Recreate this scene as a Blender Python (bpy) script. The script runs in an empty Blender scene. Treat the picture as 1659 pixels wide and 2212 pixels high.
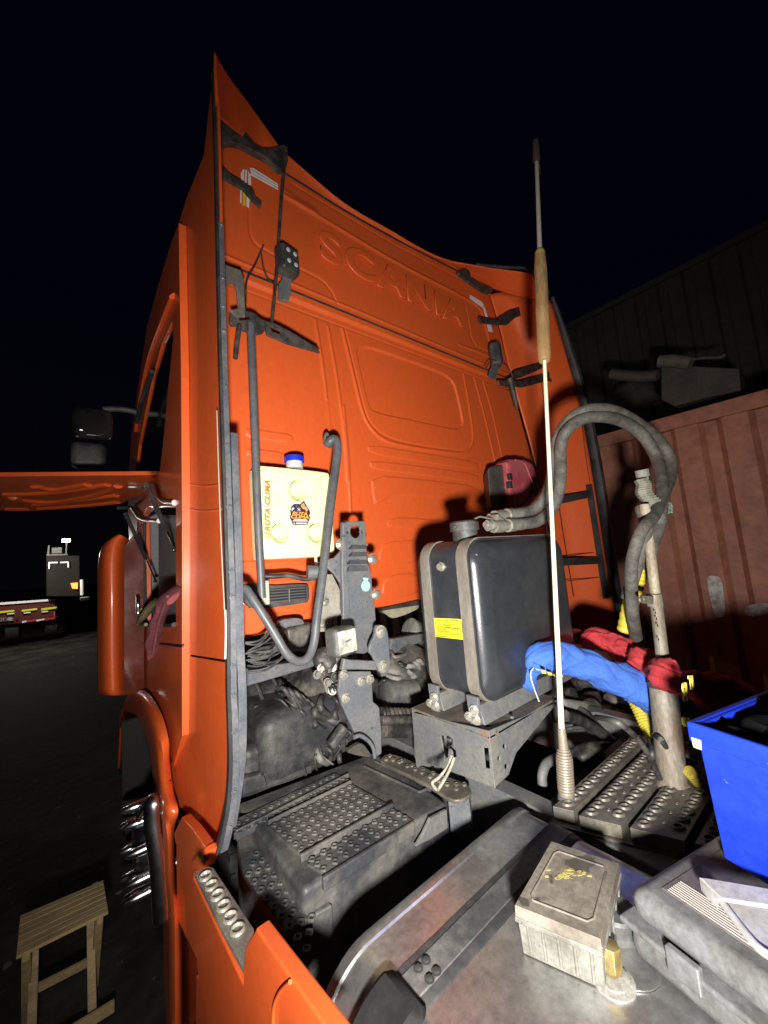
import bpy, bmesh, math, random
import numpy as np
from mathutils import Vector as V, Matrix
random.seed(7); rng=np.random.default_rng(5)
SC=bpy.context.scene; COL=SC.collection
# ------------------------------------------------------------------ camera
EYE=V((0,0,1.75)); FP=830.0; CX,CY=829.5,1106.0
RX=V((0.77757864,0.01504067,0.62860579)); RY=V((-0.62421715,0.13875725,0.76882988)); RZ=V((-0.07565989,-0.9902122,0.11728332))
cd=bpy.data.cameras.new('camera'); cam=bpy.data.objects.new('camera',cd); COL.objects.link(cam)
right=V((RX[0],RY[0],RZ[0])); up=-V((RX[1],RY[1],RZ[1])); fwd=V((RX[2],RY[2],RZ[2]))
m=Matrix((right,up,-fwd)).transposed().to_4x4(); m.translation=EYE; cam.matrix_world=m
cd.sensor_fit='HORIZONTAL'; cd.sensor_width=36; cd.lens=FP/1659*36; cd.clip_start=.02; cd.clip_end=2000
SC.camera=cam
# ------------------------------------------------------------------ night sky and the photographer's lamp
w=bpy.data.worlds.new('World'); SC.world=w; w.use_nodes=True
nt=w.node_tree; bg=nt.nodes['Background']
tc=nt.nodes.new('ShaderNodeTexCoord'); sx=nt.nodes.new('ShaderNodeSeparateXYZ'); cr=nt.nodes.new('ShaderNodeValToRGB')
nt.links.new(tc.outputs['Generated'],sx.inputs[0]); nt.links.new(sx.outputs['Z'],cr.inputs[0]); nt.links.new(cr.outputs[0],bg.inputs[0])
cr.color_ramp.elements[0].position=0; cr.color_ramp.elements[0].color=(.0022,.0022,.0032,1)
cr.color_ramp.elements[1].position=.55; cr.color_ramp.elements[1].color=(.0008,.0010,.0050,1)
bg.inputs[1].default_value=.6
LP=V((-.06,-.12,1.50))
ld=bpy.data.lights.new('work_light','SPOT'); ld.energy=340; ld.color=(1,.96,.90); ld.shadow_soft_size=.045
ld.spot_size=math.radians(132); ld.spot_blend=1
lo=bpy.data.objects.new('work_light',ld); COL.objects.link(lo); lo.location=LP
lo.rotation_euler=(V((1.5,1.5,1.65))-LP).to_track_quat('-Z','Y').to_euler()
SC.view_settings.view_transform='Standard'; SC.view_settings.look='None'; SC.view_settings.exposure=0; SC.view_settings.gamma=1
# ------------------------------------------------------------------ projecting helper: pixel of the survey photo -> point on a real plane
def ray(px,py):
    d=V((px-CX,py-CY,FP)); return V((RX.dot(d),RY.dot(d),RZ.dot(d))).normalized()
def P(px,py,pl):
    d=ray(px,py); k=pl[0]
    if k=='x': t=pl[1]/d.x
    elif k=='y': t=pl[1]/d.y
    elif k=='z': t=(pl[1]-EYE.z)/d.z
    elif k=='v':            # vertical plane through two ground points
        (x1,y1),(x2,y2)=pl[1],pl[2]; n=V((y2-y1,x1-x2,0)); t=n.dot(V((x1,y1,0))-V((0,0,0)))/n.dot(d)
    elif k=='p':            # point, normal
        n=V(pl[2]); t=n.dot(V(pl[1])-EYE)/n.dot(d)
    return EYE+d*t
def Y(px,py,y): return P(px,py,('y',y))
def wr(rpx,p): return rpx*(p-EYE).dot(fwd)/FP
def crop(ox,oy,s,o=1659):
    k=s/o*.8640625
    return lambda x,y:(ox*.8640625+x*k, oy*.8640625+y*k)
cA=crop(300,100,700); cB=crop(700,300,800); cC=crop(0,900,700); cD=crop(560,1000,540); cE=crop(900,1100,600)
cF=crop(1250,900,670,1482); cG=crop(0,1650,700); cH=crop(500,1750,800); cI=crop(1150,1850,770); cJ=crop(1350,500,570)
cK=crop(600,1450,480); cL=crop(1300,1550,620); cM=crop(0,1250,500); cN=crop(640,1100,200,1382); cQ=crop(300,1150,180,724); cS=crop(250,1700,270,853)
cT=crop(1060,1530,120)
def m_(c,l,pl): return [P(*c(*q),pl) for q in l]
# ------------------------------------------------------------------ materials
MATS={}
def mat(name,col,rough=.5,metal=0,dirt=None,damt=.5,dscale=6,coat=0,bump=0,bscale=40,emit=0,rvar=.15,stretch=(1,1,1),trans=0,speck=None,spec=.5,sss=0):
    if name in MATS: return MATS[name]
    M=bpy.data.materials.new(name); M.use_nodes=True; n=M.node_tree.nodes; l=M.node_tree.links; b=n['Principled BSDF']
    b.inputs['Base Color'].default_value=(*col,1); b.inputs['Roughness'].default_value=rough; b.inputs['Metallic'].default_value=metal
    b.inputs['Coat Weight'].default_value=coat; b.inputs['Coat Roughness'].default_value=.12; b.inputs['Specular IOR Level'].default_value=spec
    if sss: b.inputs['Subsurface Weight'].default_value=sss; b.inputs['Subsurface Radius'].default_value=(.02,.02,.012)
    if emit: b.inputs['Emission Color'].default_value=(*col,1); b.inputs['Emission Strength'].default_value=emit
    if trans: b.inputs['Transmission Weight'].default_value=trans
    t=n.new('ShaderNodeTexCoord'); mp=n.new('ShaderNodeMapping'); mp.inputs['Scale'].default_value=stretch; l.new(t.outputs['Object'],mp.inputs[0])
    last=None
    if dirt:
        no=n.new('ShaderNodeTexNoise'); no.inputs['Scale'].default_value=dscale; no.inputs['Detail'].default_value=8; no.inputs['Roughness'].default_value=.65; l.new(mp.outputs[0],no.inputs[0])
        r=n.new('ShaderNodeValToRGB'); r.color_ramp.elements[0].position=.42; r.color_ramp.elements[1].position=.62; l.new(no.outputs[0],r.inputs[0])
        n2=n.new('ShaderNodeTexNoise'); n2.inputs['Scale'].default_value=dscale*9; n2.inputs['Detail'].default_value=6; n2.inputs['Roughness'].default_value=.7; l.new(mp.outputs[0],n2.inputs[0])
        mu=n.new('ShaderNodeMath'); mu.operation='MULTIPLY'; mu.inputs[1].default_value=damt; l.new(r.outputs[0],mu.inputs[0])
        mx=n.new('ShaderNodeMix'); mx.data_type='RGBA'; mx.inputs[6].default_value=(*col,1); mx.inputs[7].default_value=(*dirt,1); l.new(mu.outputs[0],mx.inputs[0])
        vr=n.new('ShaderNodeMapRange'); vr.inputs[1].default_value=.3; vr.inputs[2].default_value=.7; vr.inputs[3].default_value=1-.42*damt; vr.inputs[4].default_value=1+.30*damt; l.new(n2.outputs[0],vr.inputs[0])
        hv=n.new('ShaderNodeVectorMath'); hv.operation='SCALE'; l.new(mx.outputs[2],hv.inputs[0]); l.new(vr.outputs[0],hv.inputs['Scale']); last=hv.outputs[0]
        ra=n.new('ShaderNodeMapRange'); ra.inputs[3].default_value=max(.02,rough-rvar*.5); ra.inputs[4].default_value=min(1,rough+rvar); l.new(no.outputs[0],ra.inputs[0]); l.new(ra.outputs[0],b.inputs['Roughness'])
    if speck:
        s=n.new('ShaderNodeTexNoise'); s.inputs['Scale'].default_value=speck[1]; s.inputs['Detail'].default_value=4; l.new(mp.outputs[0],s.inputs[0])
        r2=n.new('ShaderNodeValToRGB'); r2.color_ramp.elements[0].position=speck[2]; r2.color_ramp.elements[1].position=speck[2]+.05; l.new(s.outputs[0],r2.inputs[0])
        mx2=n.new('ShaderNodeMix'); mx2.data_type='RGBA'; mx2.inputs[7].default_value=(*speck[0],1); l.new(r2.outputs[0],mx2.inputs[0])
        if last: l.new(last,mx2.inputs[6])
        else: mx2.inputs[6].default_value=(*col,1)
        last=mx2.outputs[2]
    if last: l.new(last,b.inputs['Base Color'])
    if bump:
        bn=n.new('ShaderNodeTexNoise'); bn.inputs['Scale'].default_value=bscale; bn.inputs['Detail'].default_value=5; l.new(mp.outputs[0],bn.inputs[0])
        bp=n.new('ShaderNodeBump'); bp.inputs['Strength'].default_value=bump; bp.inputs['Distance'].default_value=.01; l.new(bn.outputs[0],bp.inputs['Height']); l.new(bp.outputs[0],b.inputs['Normal'])
    MATS[name]=M; return M
ORG=(.70,.105,.020)
paint=mat('orange_paint',ORG,.45,dirt=(.58,.11,.03),damt=.20,dscale=5,stretch=(1,1,.5),coat=.25,bump=.02,bscale=60,speck=((.48,.16,.08),85,.74))
gloss=mat('gloss_orange_paint',ORG,.38,dirt=(.52,.085,.02),damt=.28,dscale=3,coat=.35,speck=((.42,.17,.1),70,.72))
rub=mat('black_rubber',(.016,.016,.018),.6,dirt=(.06,.055,.05),damt=.6,dscale=9)
plas=mat('dusty_black_plastic',(.028,.029,.032),.5,dirt=(.11,.105,.095),damt=.75,dscale=7,bump=.15,bscale=120)
step_m=mat('tread_plastic',(.036,.038,.043),.5,dirt=(.15,.14,.12),damt=.75,dscale=6,bump=.12,bscale=150)
grey=mat('grey_coated_steel',(.10,.108,.122),.45,dirt=(.17,.165,.155),damt=.6,dscale=11,bump=.05,speck=((.05,.045,.04),55,.66))
pipe_m=mat('grey_pipe_coating',(.075,.08,.09),.42,dirt=(.14,.14,.14),damt=.5,dscale=14)
tank_m=mat('slate_tank_paint',(.022,.025,.030),.26,dirt=(.045,.048,.052),damt=.5,dscale=3,bump=.06,bscale=220,speck=((.3,.3,.28),60,.76))
strap_m=mat('dull_steel_strap',(.27,.245,.21),.40,.3,dirt=(.14,.12,.10),damt=.6,dscale=16,stretch=(1,1,.3))
rust=mat('rusty_grey_plate',(.115,.12,.125),.55,dirt=(.17,.16,.14),damt=.7,dscale=8,bump=.1,speck=((.22,.09,.04),6,.63))
tread=mat('dusty_treadplate',(.12,.11,.095),.42,.35,dirt=(.21,.19,.15),damt=.8,dscale=9,bump=.08,bscale=90)
dark=mat('oily_dark_metal',(.03,.03,.032),.5,.2,dirt=(.17,.155,.13),damt=.8,dscale=10,bump=.35,bscale=30)
cable=mat('cable_sheath',(.022,.022,.024),.5,dirt=(.12,.11,.1),damt=.7,dscale=20)
alu=mat('stained_aluminium',(.52,.52,.52),.27,.9,dirt=(.21,.20,.195),damt=.65,dscale=6,bump=.05,bscale=25,speck=((.6,.58,.55),120,.74),rvar=.3)
bolt_m=mat('zinc_bolt',(.55,.53,.47),.35,.7,dirt=(.3,.27,.2),damt=.6,dscale=60)
chrome=mat('chrome',(.6,.6,.62),.07,1)
wht=mat('translucent_white_plastic',(.82,.84,.50),.45,dirt=(.74,.76,.42),damt=.5,dscale=5,sss=.25)
whp=mat('white_plastic',(.62,.62,.58),.45,dirt=(.45,.43,.38),damt=.5,dscale=12)
blue=mat('blue_plastic',(.007,.026,.40),.32,dirt=(.010,.03,.30),damt=.6,dscale=5,speck=((.16,.22,.55),22,.68),bump=.05)
glassm=mat('dark_glass',(.004,.004,.005),.06,0,coat=.5)
hose_m=mat('dusty_rubber_hose',(.06,.057,.05),.65,dirt=(.14,.13,.11),damt=.8,dscale=16,bump=.3,bscale=90)
yel=mat('yellow_spiral_wrap',(.62,.50,.04),.5,dirt=(.35,.27,.06),damt=.6,dscale=18)
yl=mat('yellow_sticker',(.75,.68,.03),.4); blk=mat('black_ink',(.015,.015,.015),.5); olv=mat('olive_ink',(.07,.06,.01),.5)
orl=mat('orange_ink',(.80,.20,.02),.4); brn=mat('maroon_sticker',(.06,.018,.03),.4); nav=mat('navy_ink',(.03,.03,.09),.4); whi=mat('white_ink',(.8,.78,.75),.4)
refl=mat('silver_reflective_tape',(.85,.85,.84),.3,dirt=(.6,.55,.5),damt=.3,dscale=30)
# ------------------------------------------------------------------ object helpers
def link(o,parent=None):
    COL.objects.link(o)
    if parent is not None:
        o.parent=parent; o.matrix_parent_inverse=Matrix.Translation(-V(parent.location)) if parent.type=='EMPTY' and parent.parent is None else Matrix.Identity(4)
        if parent.type!='EMPTY' and parent.parent is None: o.matrix_parent_inverse=Matrix.Identity(4)
    return o
def tag(o,label=None,cat=None,group=None,kind=None):
    if label: o['label']=label
    if cat: o['category']=cat
    if group: o['group']=group
    if kind: o['kind']=kind
    return o
def thing(name,loc,label,cat,group=None):
    o=bpy.data.objects.new(name,None); COL.objects.link(o); o.location=loc; o.empty_display_size=.1; return tag(o,label,cat,group)
def mesh(name,vs,fs,mt,parent=None,smooth=True,angle=35,bev=0,seg=2,solid=0,label=None,extra=None):
    me=bpy.data.meshes.new(name); me.from_pydata([tuple(v) for v in vs],[],fs); me.validate()
    bm=bmesh.new(); bm.from_mesh(me); bmesh.ops.recalc_face_normals(bm,faces=bm.faces); bm.to_mesh(me); bm.free()
    return fin(name,me,mt,parent,smooth,angle,bev,seg,solid,label)
def fin(name,me,mt,parent,smooth=True,angle=35,bev=0,seg=2,solid=0,label=None):
    me.materials.append(mt); o=bpy.data.objects.new(name,me); link(o,parent)
    if smooth:
        me.polygons.foreach_set('use_smooth',[True]*len(me.polygons)); me.set_sharp_from_angle(angle=math.radians(angle))
    if solid:
        md=o.modifiers.new('s','SOLIDIFY'); md.thickness=solid; md.offset=0
    if bev:
        md=o.modifiers.new('b','BEVEL'); md.width=bev; md.segments=seg; md.limit_method='ANGLE'; md.angle_limit=math.radians(38); md.harden_normals=True
    if label: o['label']=label
    return o
class G:                                   # geometry collector
    def __init__(s): s.v=[]; s.f=[]
    def add(s,vs,fs): k=len(s.v); s.v+=[V(a) for a in vs]; s.f+=[tuple(i+k for i in f) for f in fs]
    def box(s,c,sz,M=None):
        a,b,d=[q/2 for q in sz]; vs=[V((x,y,z)) for x in(-a,a) for y in(-b,b) for z in(-d,d)]
        if M is not None: vs=[M@q for q in vs]
        s.add([V(c)+q for q in vs],[(0,1,3,2),(4,6,7,5),(0,4,5,1),(2,3,7,6),(0,2,6,4),(1,5,7,3)])
    def hexa(s,b,t):                       # bottom quad, top quad
        n=len(b); s.add(list(b)+list(t),[tuple(range(n))[::-1],tuple(range(n,2*n))]+[(i,(i+1)%n,n+(i+1)%n,n+i) for i in range(n)])
    def tube(s,pts,r,seg=12,cap=True,flat=1):
        n=len(pts); pts=[V(p) for p in pts]
        rs=r if isinstance(r,(list,tuple)) else [r]*n
        t0=(pts[1]-pts[0]).normalized(); u=t0.orthogonal().normalized(); rings=[]
        for i,p in enumerate(pts):
            a=pts[max(0,i-1)]; b=pts[min(n-1,i+1)]; t=(b-a)
            t=t.normalized() if t.length>1e-9 else t0
            u=(u-t*u.dot(t)); u=u.normalized() if u.length>1e-6 else t.orthogonal().normalized(); w_=t.cross(u)
            rings.append([p+(u*math.cos(2*math.pi*k/seg)+w_*math.sin(2*math.pi*k/seg)*flat)*rs[i] for k in range(seg)])
        vs=[q for rr in rings for q in rr]; fs=[]
        for i in range(n-1):
            for k in range(seg): k2=(k+1)%seg; fs.append((i*seg+k,i*seg+k2,(i+1)*seg+k2,(i+1)*seg+k))
        if cap: fs.append(tuple(range(seg))[::-1]); fs.append(tuple((n-1)*seg+k for k in range(seg)))
        s.add(vs,fs)
    def lathe(s,o,ax,prof,seg=20):         # prof: (dist along axis, radius)
        ax=V(ax).normalized(); s.tube2([V(o)+ax*d for d,r in prof],[r for d,r in prof],ax,seg)
    def tube2(s,cs,rs,ax,seg):
        u=ax.orthogonal().normalized(); w_=ax.cross(u); vs=[];fs=[]
        for c,r in zip(cs,rs): vs+=[c+(u*math.cos(2*math.pi*k/seg)+w_*math.sin(2*math.pi*k/seg))*max(r,1e-5) for k in range(seg)]
        for i in range(len(cs)-1):
            for k in range(seg): k2=(k+1)%seg; fs.append((i*seg+k,i*seg+k2,(i+1)*seg+k2,(i+1)*seg+k))
        fs.append(tuple(range(seg))[::-1]); fs.append(tuple((len(cs)-1)*seg+k for k in range(seg)))
        s.add(vs,fs)
    def bolt(s,p,ax,r=.009,h=.006,washer=True):
        ax=V(ax).normalized()
        if washer: s.lathe(p,ax,[(0,r*1.5),(h*.4,r*1.5)],14)
        s.lathe(V(p)+ax*h*.3,ax,[(0,r),(h,r),(h*1.15,r*.8)],6)
    def build(s,name,mt,parent=None,**k): return mesh(name,s.v,s.f,mt,parent,**k)
def bolts(name,mt,parent,lst):
    for (p,ax,r,h) in lst:
        g=G(); g.bolt(p,ax,r,h); g.build(name,mt,parent)
def absorb(o,g,mt=None):
    """surface pattern joined into the mesh of its part"""
    me=bpy.data.meshes.new('t'); me.from_pydata([tuple(v) for v in g.v],[],g.f); k=0
    if mt: o.data.materials.append(mt); k=len(o.data.materials)-1
    n=len(o.data.polygons); bm=bmesh.new(); bm.from_mesh(me); bmesh.ops.recalc_face_normals(bm,faces=bm.faces)
    for f in bm.faces: f.material_index=k; f.smooth=True
    bm.to_mesh(me); bm.clear(); bm.from_mesh(o.data); bm.from_mesh(me); bm.to_mesh(o.data); bm.free(); o.data.set_sharp_from_angle(angle=math.radians(40))
def cat(pts,n=8,closed=False):
    pts=[V(p) for p in pts]; out=[]; N=len(pts)
    g=(lambda i:pts[i%N]) if closed else (lambda i:pts[max(0,min(N-1,i))])
    for i in range(N if closed else N-1):
        a,b,c,d=g(i-1),g(i),g(i+1),g(i+2)
        for k in range(n):
            t=k/n; out.append(.5*((2*b)+(c-a)*t+(2*a-5*b+4*c-d)*t*t+(-a+3*b-3*c+d)*t**3))
    if not closed: out.append(pts[-1])
    return out
def lerp_r(rs,n,m):
    x=np.linspace(0,len(rs)-1,m); return list(np.interp(x,range(len(rs)),rs))
def tube(name,pts,r,mt,parent=None,sm=8,seg=12,flat=1,label=None):
    ps=cat(pts,sm) if sm else pts
    rr=lerp_r(r,0,len(ps)) if isinstance(r,(list,tuple)) else r
    g=G(); g.tube(ps,rr,seg,flat=flat); return g.build(name,mt,parent,label=label,angle=60)
def ptube(name,c,l,rpx,mt,parent=None,sm=8,seg=12,flat=1,label=None):      # l: (x,y,depth y)
    ps=[Y(*c(a,b),d) for a,b,d in l]; rr=rpx if isinstance(rpx,(list,tuple)) else [rpx]*len(ps)
    return tube(name,ps,[wr(q,p) for q,p in zip(rr,ps)],mt,parent,sm,seg,flat,label)
def chaikin(p,n=2,closed=True,k=.25):
    for _ in range(n):
        q=[]; N=len(p)
        if not closed: q.append(p[0])
        for i in range(N if closed else N-1):
            a,b=p[i],p[(i+1)%N]; q+=[a*(1-k)+b*k,a*k+b*(1-k)]
        if not closed: q.append(p[-1])
        p=q
    return p
def plate(name,pts,th,mt,parent=None,holes=(),bev=.0015,rnd=0,label=None,side=None,smooth=True):
    """flat plate cut to an outline: real thickness th, front face on the outline plane"""
    pts=[V(p) for p in pts]
    if rnd: pts=chaikin(pts,rnd)
    c=sum(pts,V())/len(pts); n=V()
    for i in range(len(pts)): n+=(pts[i]-c).cross(pts[(i+1)%len(pts)]-c)
    n.normalize()
    if side is None: side=EYE
    if n.dot(V(side)-c)<0: n=-n
    u=(pts[1]-pts[0]).normalized() if (pts[1]-pts[0]).length>1e-6 else n.orthogonal(); u=(u-n*u.dot(n)).normalized(); v=n.cross(u)
    cu=bpy.data.curves.new(name,'CURVE'); cu.dimensions='2D'; cu.fill_mode='BOTH'; bev=min(bev,th*.35)
    cu.extrude=th/2-bev; cu.bevel_depth=bev; cu.bevel_resolution=1; cu.offset=-bev
    for lst in [pts]+[[V(q) for q in h] for h in holes]:
        s=cu.splines.new('POLY'); s.points.add(len(lst)-1)
        for i,q in enumerate(lst): s.points[i].co=((q-c).dot(u),(q-c).dot(v),0,1)
        s.use_cyclic_u=True
    to=bpy.data.objects.new('tmp',cu); COL.objects.link(to); dg=bpy.context.evaluated_depsgraph_get()
    me=bpy.data.meshes.new_from_object(to.evaluated_get(dg)); bpy.data.objects.remove(to); me.name=name
    M=Matrix((u,v,n)).transposed().to_4x4(); M.translation=c-n*th/2; me.transform(M)
    return fin(name,me,mt,parent,smooth=smooth,angle=9,label=label)
def circ(c,u,v,r,n=24,ry=None): return [V(c)+V(u)*math.cos(2*math.pi*k/n)*r+V(v)*math.sin(2*math.pi*k/n)*(ry or r) for k in range(n)]
def text(name,s,org,u,v,size,mt,parent=None,ext=.0006,bevd=0,al='CENTER',sx_=1.0,shear=0,label=None,off=0,space=1.0,outline=False):
    cu=bpy.data.curves.new(name,'FONT'); cu.body=s; cu.size=size; cu.extrude=ext; cu.align_x=al; cu.align_y='CENTER'; cu.bevel_depth=bevd; cu.offset=off; cu.shear=shear; cu.space_character=space
    to=bpy.data.objects.new('tmp',cu); COL.objects.link(to); dg=bpy.context.evaluated_depsgraph_get()
    me=bpy.data.meshes.new_from_object(to.evaluated_get(dg)); bpy.data.objects.remove(to); me.name=name
    u=V(u).normalized(); v=V(v); v=(v-u*v.dot(u)).normalized(); n=u.cross(v)
    M=Matrix((u*sx_,v,n)).transposed().to_4x4(); M.translation=V(org); me.transform(M)
    return fin(name,me,mt,parent,smooth=False,label=label)
def rbox(name,c,sz,r,mt,parent=None,M=None,seg=4,label=None):
    g=G(); g.box(c,sz,M); return g.build(name,mt,parent,bev=r,seg=seg,smooth=True,angle=30,label=label)
def surf(name,rows,mt,parent=None,sub=6,th=.008,label=None):
    """smooth sheet through rows of control points"""
    R=[cat(r,sub) for r in rows]; n=len(R[0]); C=[cat([r[j] for r in R],sub) for j in range(n)]; m=len(C[0])
    vs=[C[j][i] for i in range(m) for j in range(n)]; fs=[(i*n+j,i*n+j+1,(i+1)*n+j+1,(i+1)*n+j) for i in range(m-1) for j in range(n-1)]
    return mesh(name,vs,fs,mt,parent,solid=th,angle=50,label=label)
def relief(name,pl_y,x0,x1,z0,z1,res,outline,feats,mt,parent,back=.02):
    """pressed sheet metal wall: a fine grid with real raised and sunk shapes"""
    nx=int((x1-x0)/res)+1; nz=int((z1-z0)/res)+1
    X,Z=np.meshgrid(np.linspace(x0,x1,nx),np.linspace(z0,z1,nz)); H=np.zeros_like(X)
    def segd(pts,closed):
        D=np.full(X.shape,9.); n=len(pts)
        for i in range(n if closed else n-1):
            a=pts[i]; b=pts[(i+1)%n]; ab=b-a; L=max((ab@ab),1e-12)
            t=np.clip(((X-a[0])*ab[0]+(Z-a[1])*ab[1])/L,0,1); D=np.minimum(D,np.hypot(X-a[0]-t*ab[0],Z-a[1]-t*ab[1]))
        return D
    def inside(pts):
        I=np.zeros(X.shape,bool); n=len(pts)
        for i in range(n):
            a=pts[i]; b=pts[(i+1)%n]
            if abs(a[1]-b[1])<1e-12: continue
            I^=((a[1]>Z)!=(b[1]>Z))&(X<(b[0]-a[0])*(Z-a[1])/(b[1]-a[1])+a[0])
        return I
    for kind,pts,wd,h,rd in feats:
        pts=[np.array(p,float) for p in pts]; cl=kind in('pan','ring')
        if rd: pts=chaikin(pts,rd,cl,.22)
        D=segd(pts,cl); wd*=.62
        if kind=='pan':
            sd=np.where(inside(pts),D,-D); t=np.clip(sd/wd+.5,0,1); H+=h*t*t*(3-2*t)
        elif kind=='half':                 # step along a line (z below the line gets h)
            a,b=pts[0],pts[-1]; zl=a[1]+(X-a[0])*(b[1]-a[1])/(b[0]-a[0]); t=np.clip((zl-Z)/wd+.5,0,1); H+=h*t*t*(3-2*t)
        else: H+=h*np.exp(-(D/wd)**2)
    keep=inside([np.array(p,float) for p in outline])
    H+=.0012*np.sin(X*5.1+1)*np.sin(Z*4.3)
    vs=np.stack([X,pl_y-H,Z],-1).reshape(-1,3); ii=np.arange(nx*nz).reshape(nz,nx)
    k=(keep[:-1,:-1]&keep[1:,1:]&keep[1:,:-1]&keep[:-1,1:]); f=np.stack([ii[:-1,:-1][k],ii[:-1,1:][k],ii[1:,1:][k],ii[1:,:-1][k]],-1)
    me=bpy.data.meshes.new(name); me.vertices.add(len(vs)); me.vertices.foreach_set('co',vs.astype(np.float32).ravel())
    me.loops.add(f.size); me.loops.foreach_set('vertex_index',f.ravel().astype(np.int32)); me.polygons.add(len(f))
    me.polygons.foreach_set('loop_start',np.arange(0,f.size,4,dtype=np.int32)); me.update(calc_edges=True)
    bm=bmesh.new(); bm.from_mesh(me); bmesh.ops.delete(bm,geom=[v for v in bm.verts if not v.link_faces],context='VERTS'); bm.to_mesh(me); bm.free()
    o=fin(name,me,mt,parent,angle=80); md=o.modifiers.new('s','SOLIDIFY'); md.thickness=back; md.offset=-1; return o
# ================================================================== THE TRUCK
WY=1.60
def W(px,py): p=Y(px,py,WY); return (p.x,p.z)
T=thing('truck',(1.6,2.6,0),'orange truck with a tall sleeper cab, seen from behind its rear wall','truck')
def wl(c,l): return [W(*c(*q)) for q in l]
ident=lambda a,b:(a,b)
# ---- pressed rear wall of the cab
outl=wl(ident,[(492,300),(560,338),(610,368),(820,492),(940,556),(1040,607),(1060,640),(1098,790),(1147,968),(1222,1300)])
zb=W(870,1305)[1]; outl+=[(outl[-1][0],zb),(W(820,1310)[0],zb),W(752,1322),(W(690,1350)[0],W(690,1350)[1]),(W(560,1322)[0],W(690,1350)[1]),(.46,W(690,1350)[1]),(.46,outl[0][1])]
gz=(W(630,628)[1]+W(1059,805)[1])/2
F=[]
F.append(('half',[(0,gz-.035),(3,gz-.035)],.03,-.016,0))
F.append(('line',[(0,gz-.075),(3,gz-.075)],.007,-.004,0))
F.append(('line',[(0,gz+.045),(3,gz+.045)],.012,.006,0))
# window pressing and its surround
F.append(('pan',wl(cB,[(398,1145),(655,1232),(905,1325),(940,1460),(968,1612),(740,1560),(500,1510),(470,1470),(430,1300)]),.016,-.011,2))
F.append(('line',wl(cB,[(330,1075),(385,1300),(440,1530),(495,1615),(570,1668),(760,1705),(975,1732),(1015,1660),(990,1480),(960,1310)]),.014,.007,2))
F.append(('line',wl(cB,[(345,1075),(400,1300),(455,1530),(505,1600),(580,1650),(760,1690),(965,1715)]),.008,-.004,2))
# vertical swages
for l in ([(190,1030),(235,1300),(265,1600)],[(255,1060),(300,1310),(345,1640),(357,1866)],[(1015,1330),(1075,1550),(1130,1790)],[(1060,1345),(1115,1530),(1160,1740)]):
    F.append(('line',wl(cB,l),.012,.006,1))
F.append(('line',wl(cD,[(930,40),(965,430),(985,860)]),.012,.006,1)); F.append(('line',wl(cD,[(800,0),(825,260)]),.010,-.005,0))
# horizontal pressed bars
def bar(c,l,h=.005,w=.009,kind='pan',r=1): F.append((kind,wl(c,l),w,h,r))
bar(cE,[(64,24),(440,88),(822,150),(824,204),(440,146),(75,88)])
bar(cE,[(78,136),(440,180),(828,236),(832,290),(440,235),(90,196)])
bar(cE,[(88,240),(440,270),(835,320),(838,440),(770,440),(640,396),(240,372),(190,400),(130,440),(108,420)],.006,.01)
bar(cE,[(190,600),(215,550),(280,530),(600,560),(800,590),(800,610),(500,604)],.006,.01,r=2)
bar(cE,[(140,850),(150,760),(190,705),(400,690),(420,690),(420,850)],.006,.01,r=2)
bar(cE,[(165,1085),(170,1000),(205,935),(420,915),(420,1070)],.006,.01,r=2)
bar(cD,[(175,205),(350,235),(535,262),(535,325),(350,300),(185,275)]); bar(cD,[(185,360),(480,400),(480,460),(190,425)])
bar(cD,[(150,1235),(400,1238),(650,1235),(640,1255),(400,1275),(150,1280)],.005)
# upper panel pressings
F.append(('line',wl(cB,[(25,395),(300,560),(600,740),(925,905),(1045,975),(1075,1110),(1100,1215)]),.018,.009,2))
F.append(('line',wl(cB,[(60,330),(600,650),(980,850),(1075,900)]),.008,-.004,0))
F.append(('line',wl(cA,[(765,1000),(770,1190),(910,1270),(1080,1362),(1190,1415),(1250,1480),(1285,1560)]),.009,-.006,2))
F.append(('line',wl(cA,[(980,900),(1060,960),(1150,1010)]),.03,.006,1))
F.append(('line',wl(cB,[(965,970),(1000,1170),(1085,1205)]),.01,-.005,1)); F.append(('line',wl(cB,[(930,1165),(1060,1215),(1100,1240)]),.014,.006,0))
# vent recess surround
bar(cD,[(150,1395),(400,1385),(690,1365),(690,1600),(600,1630),(150,1640)],.006,.012,r=1)
wall=relief('cab_rear_wall',WY,.46,3.02,1.28,4.15,.004,outl,F,paint,T)
gr=G(); gr.tube([(W(500,570)[0],WY-.008,gz),(W(1112,828)[0],WY-.008,gz)],.0045,8); gr.build('wall_seam',rub,wall)
# embossed lettering
zt=W(*cB(265,628))[1]; zo=W(*cB(345,787))[1]; xa=W(*cB(190,650))[0]; xb=W(*cB(945,1085))[0]
hz=.165
lt=text('embossed_lettering','SCANIA',((xa+xb)/2,WY-.020,(W(*cB(268,700))[1]+W(*cB(905,1010))[1])/2),(1,0,0),(0,0,1),.235,paint,wall,ext=.0015,bevd=.0045,sx_=1,off=.004,space=1.12)
bb=[v.co.x for v in lt.data.vertices]; k=(xb-xa)/(max(bb)-min(bb)); cxm=(xa+xb)/2
for v in lt.data.vertices: v.co.x=cxm+(v.co.x-cxm)*k
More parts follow.
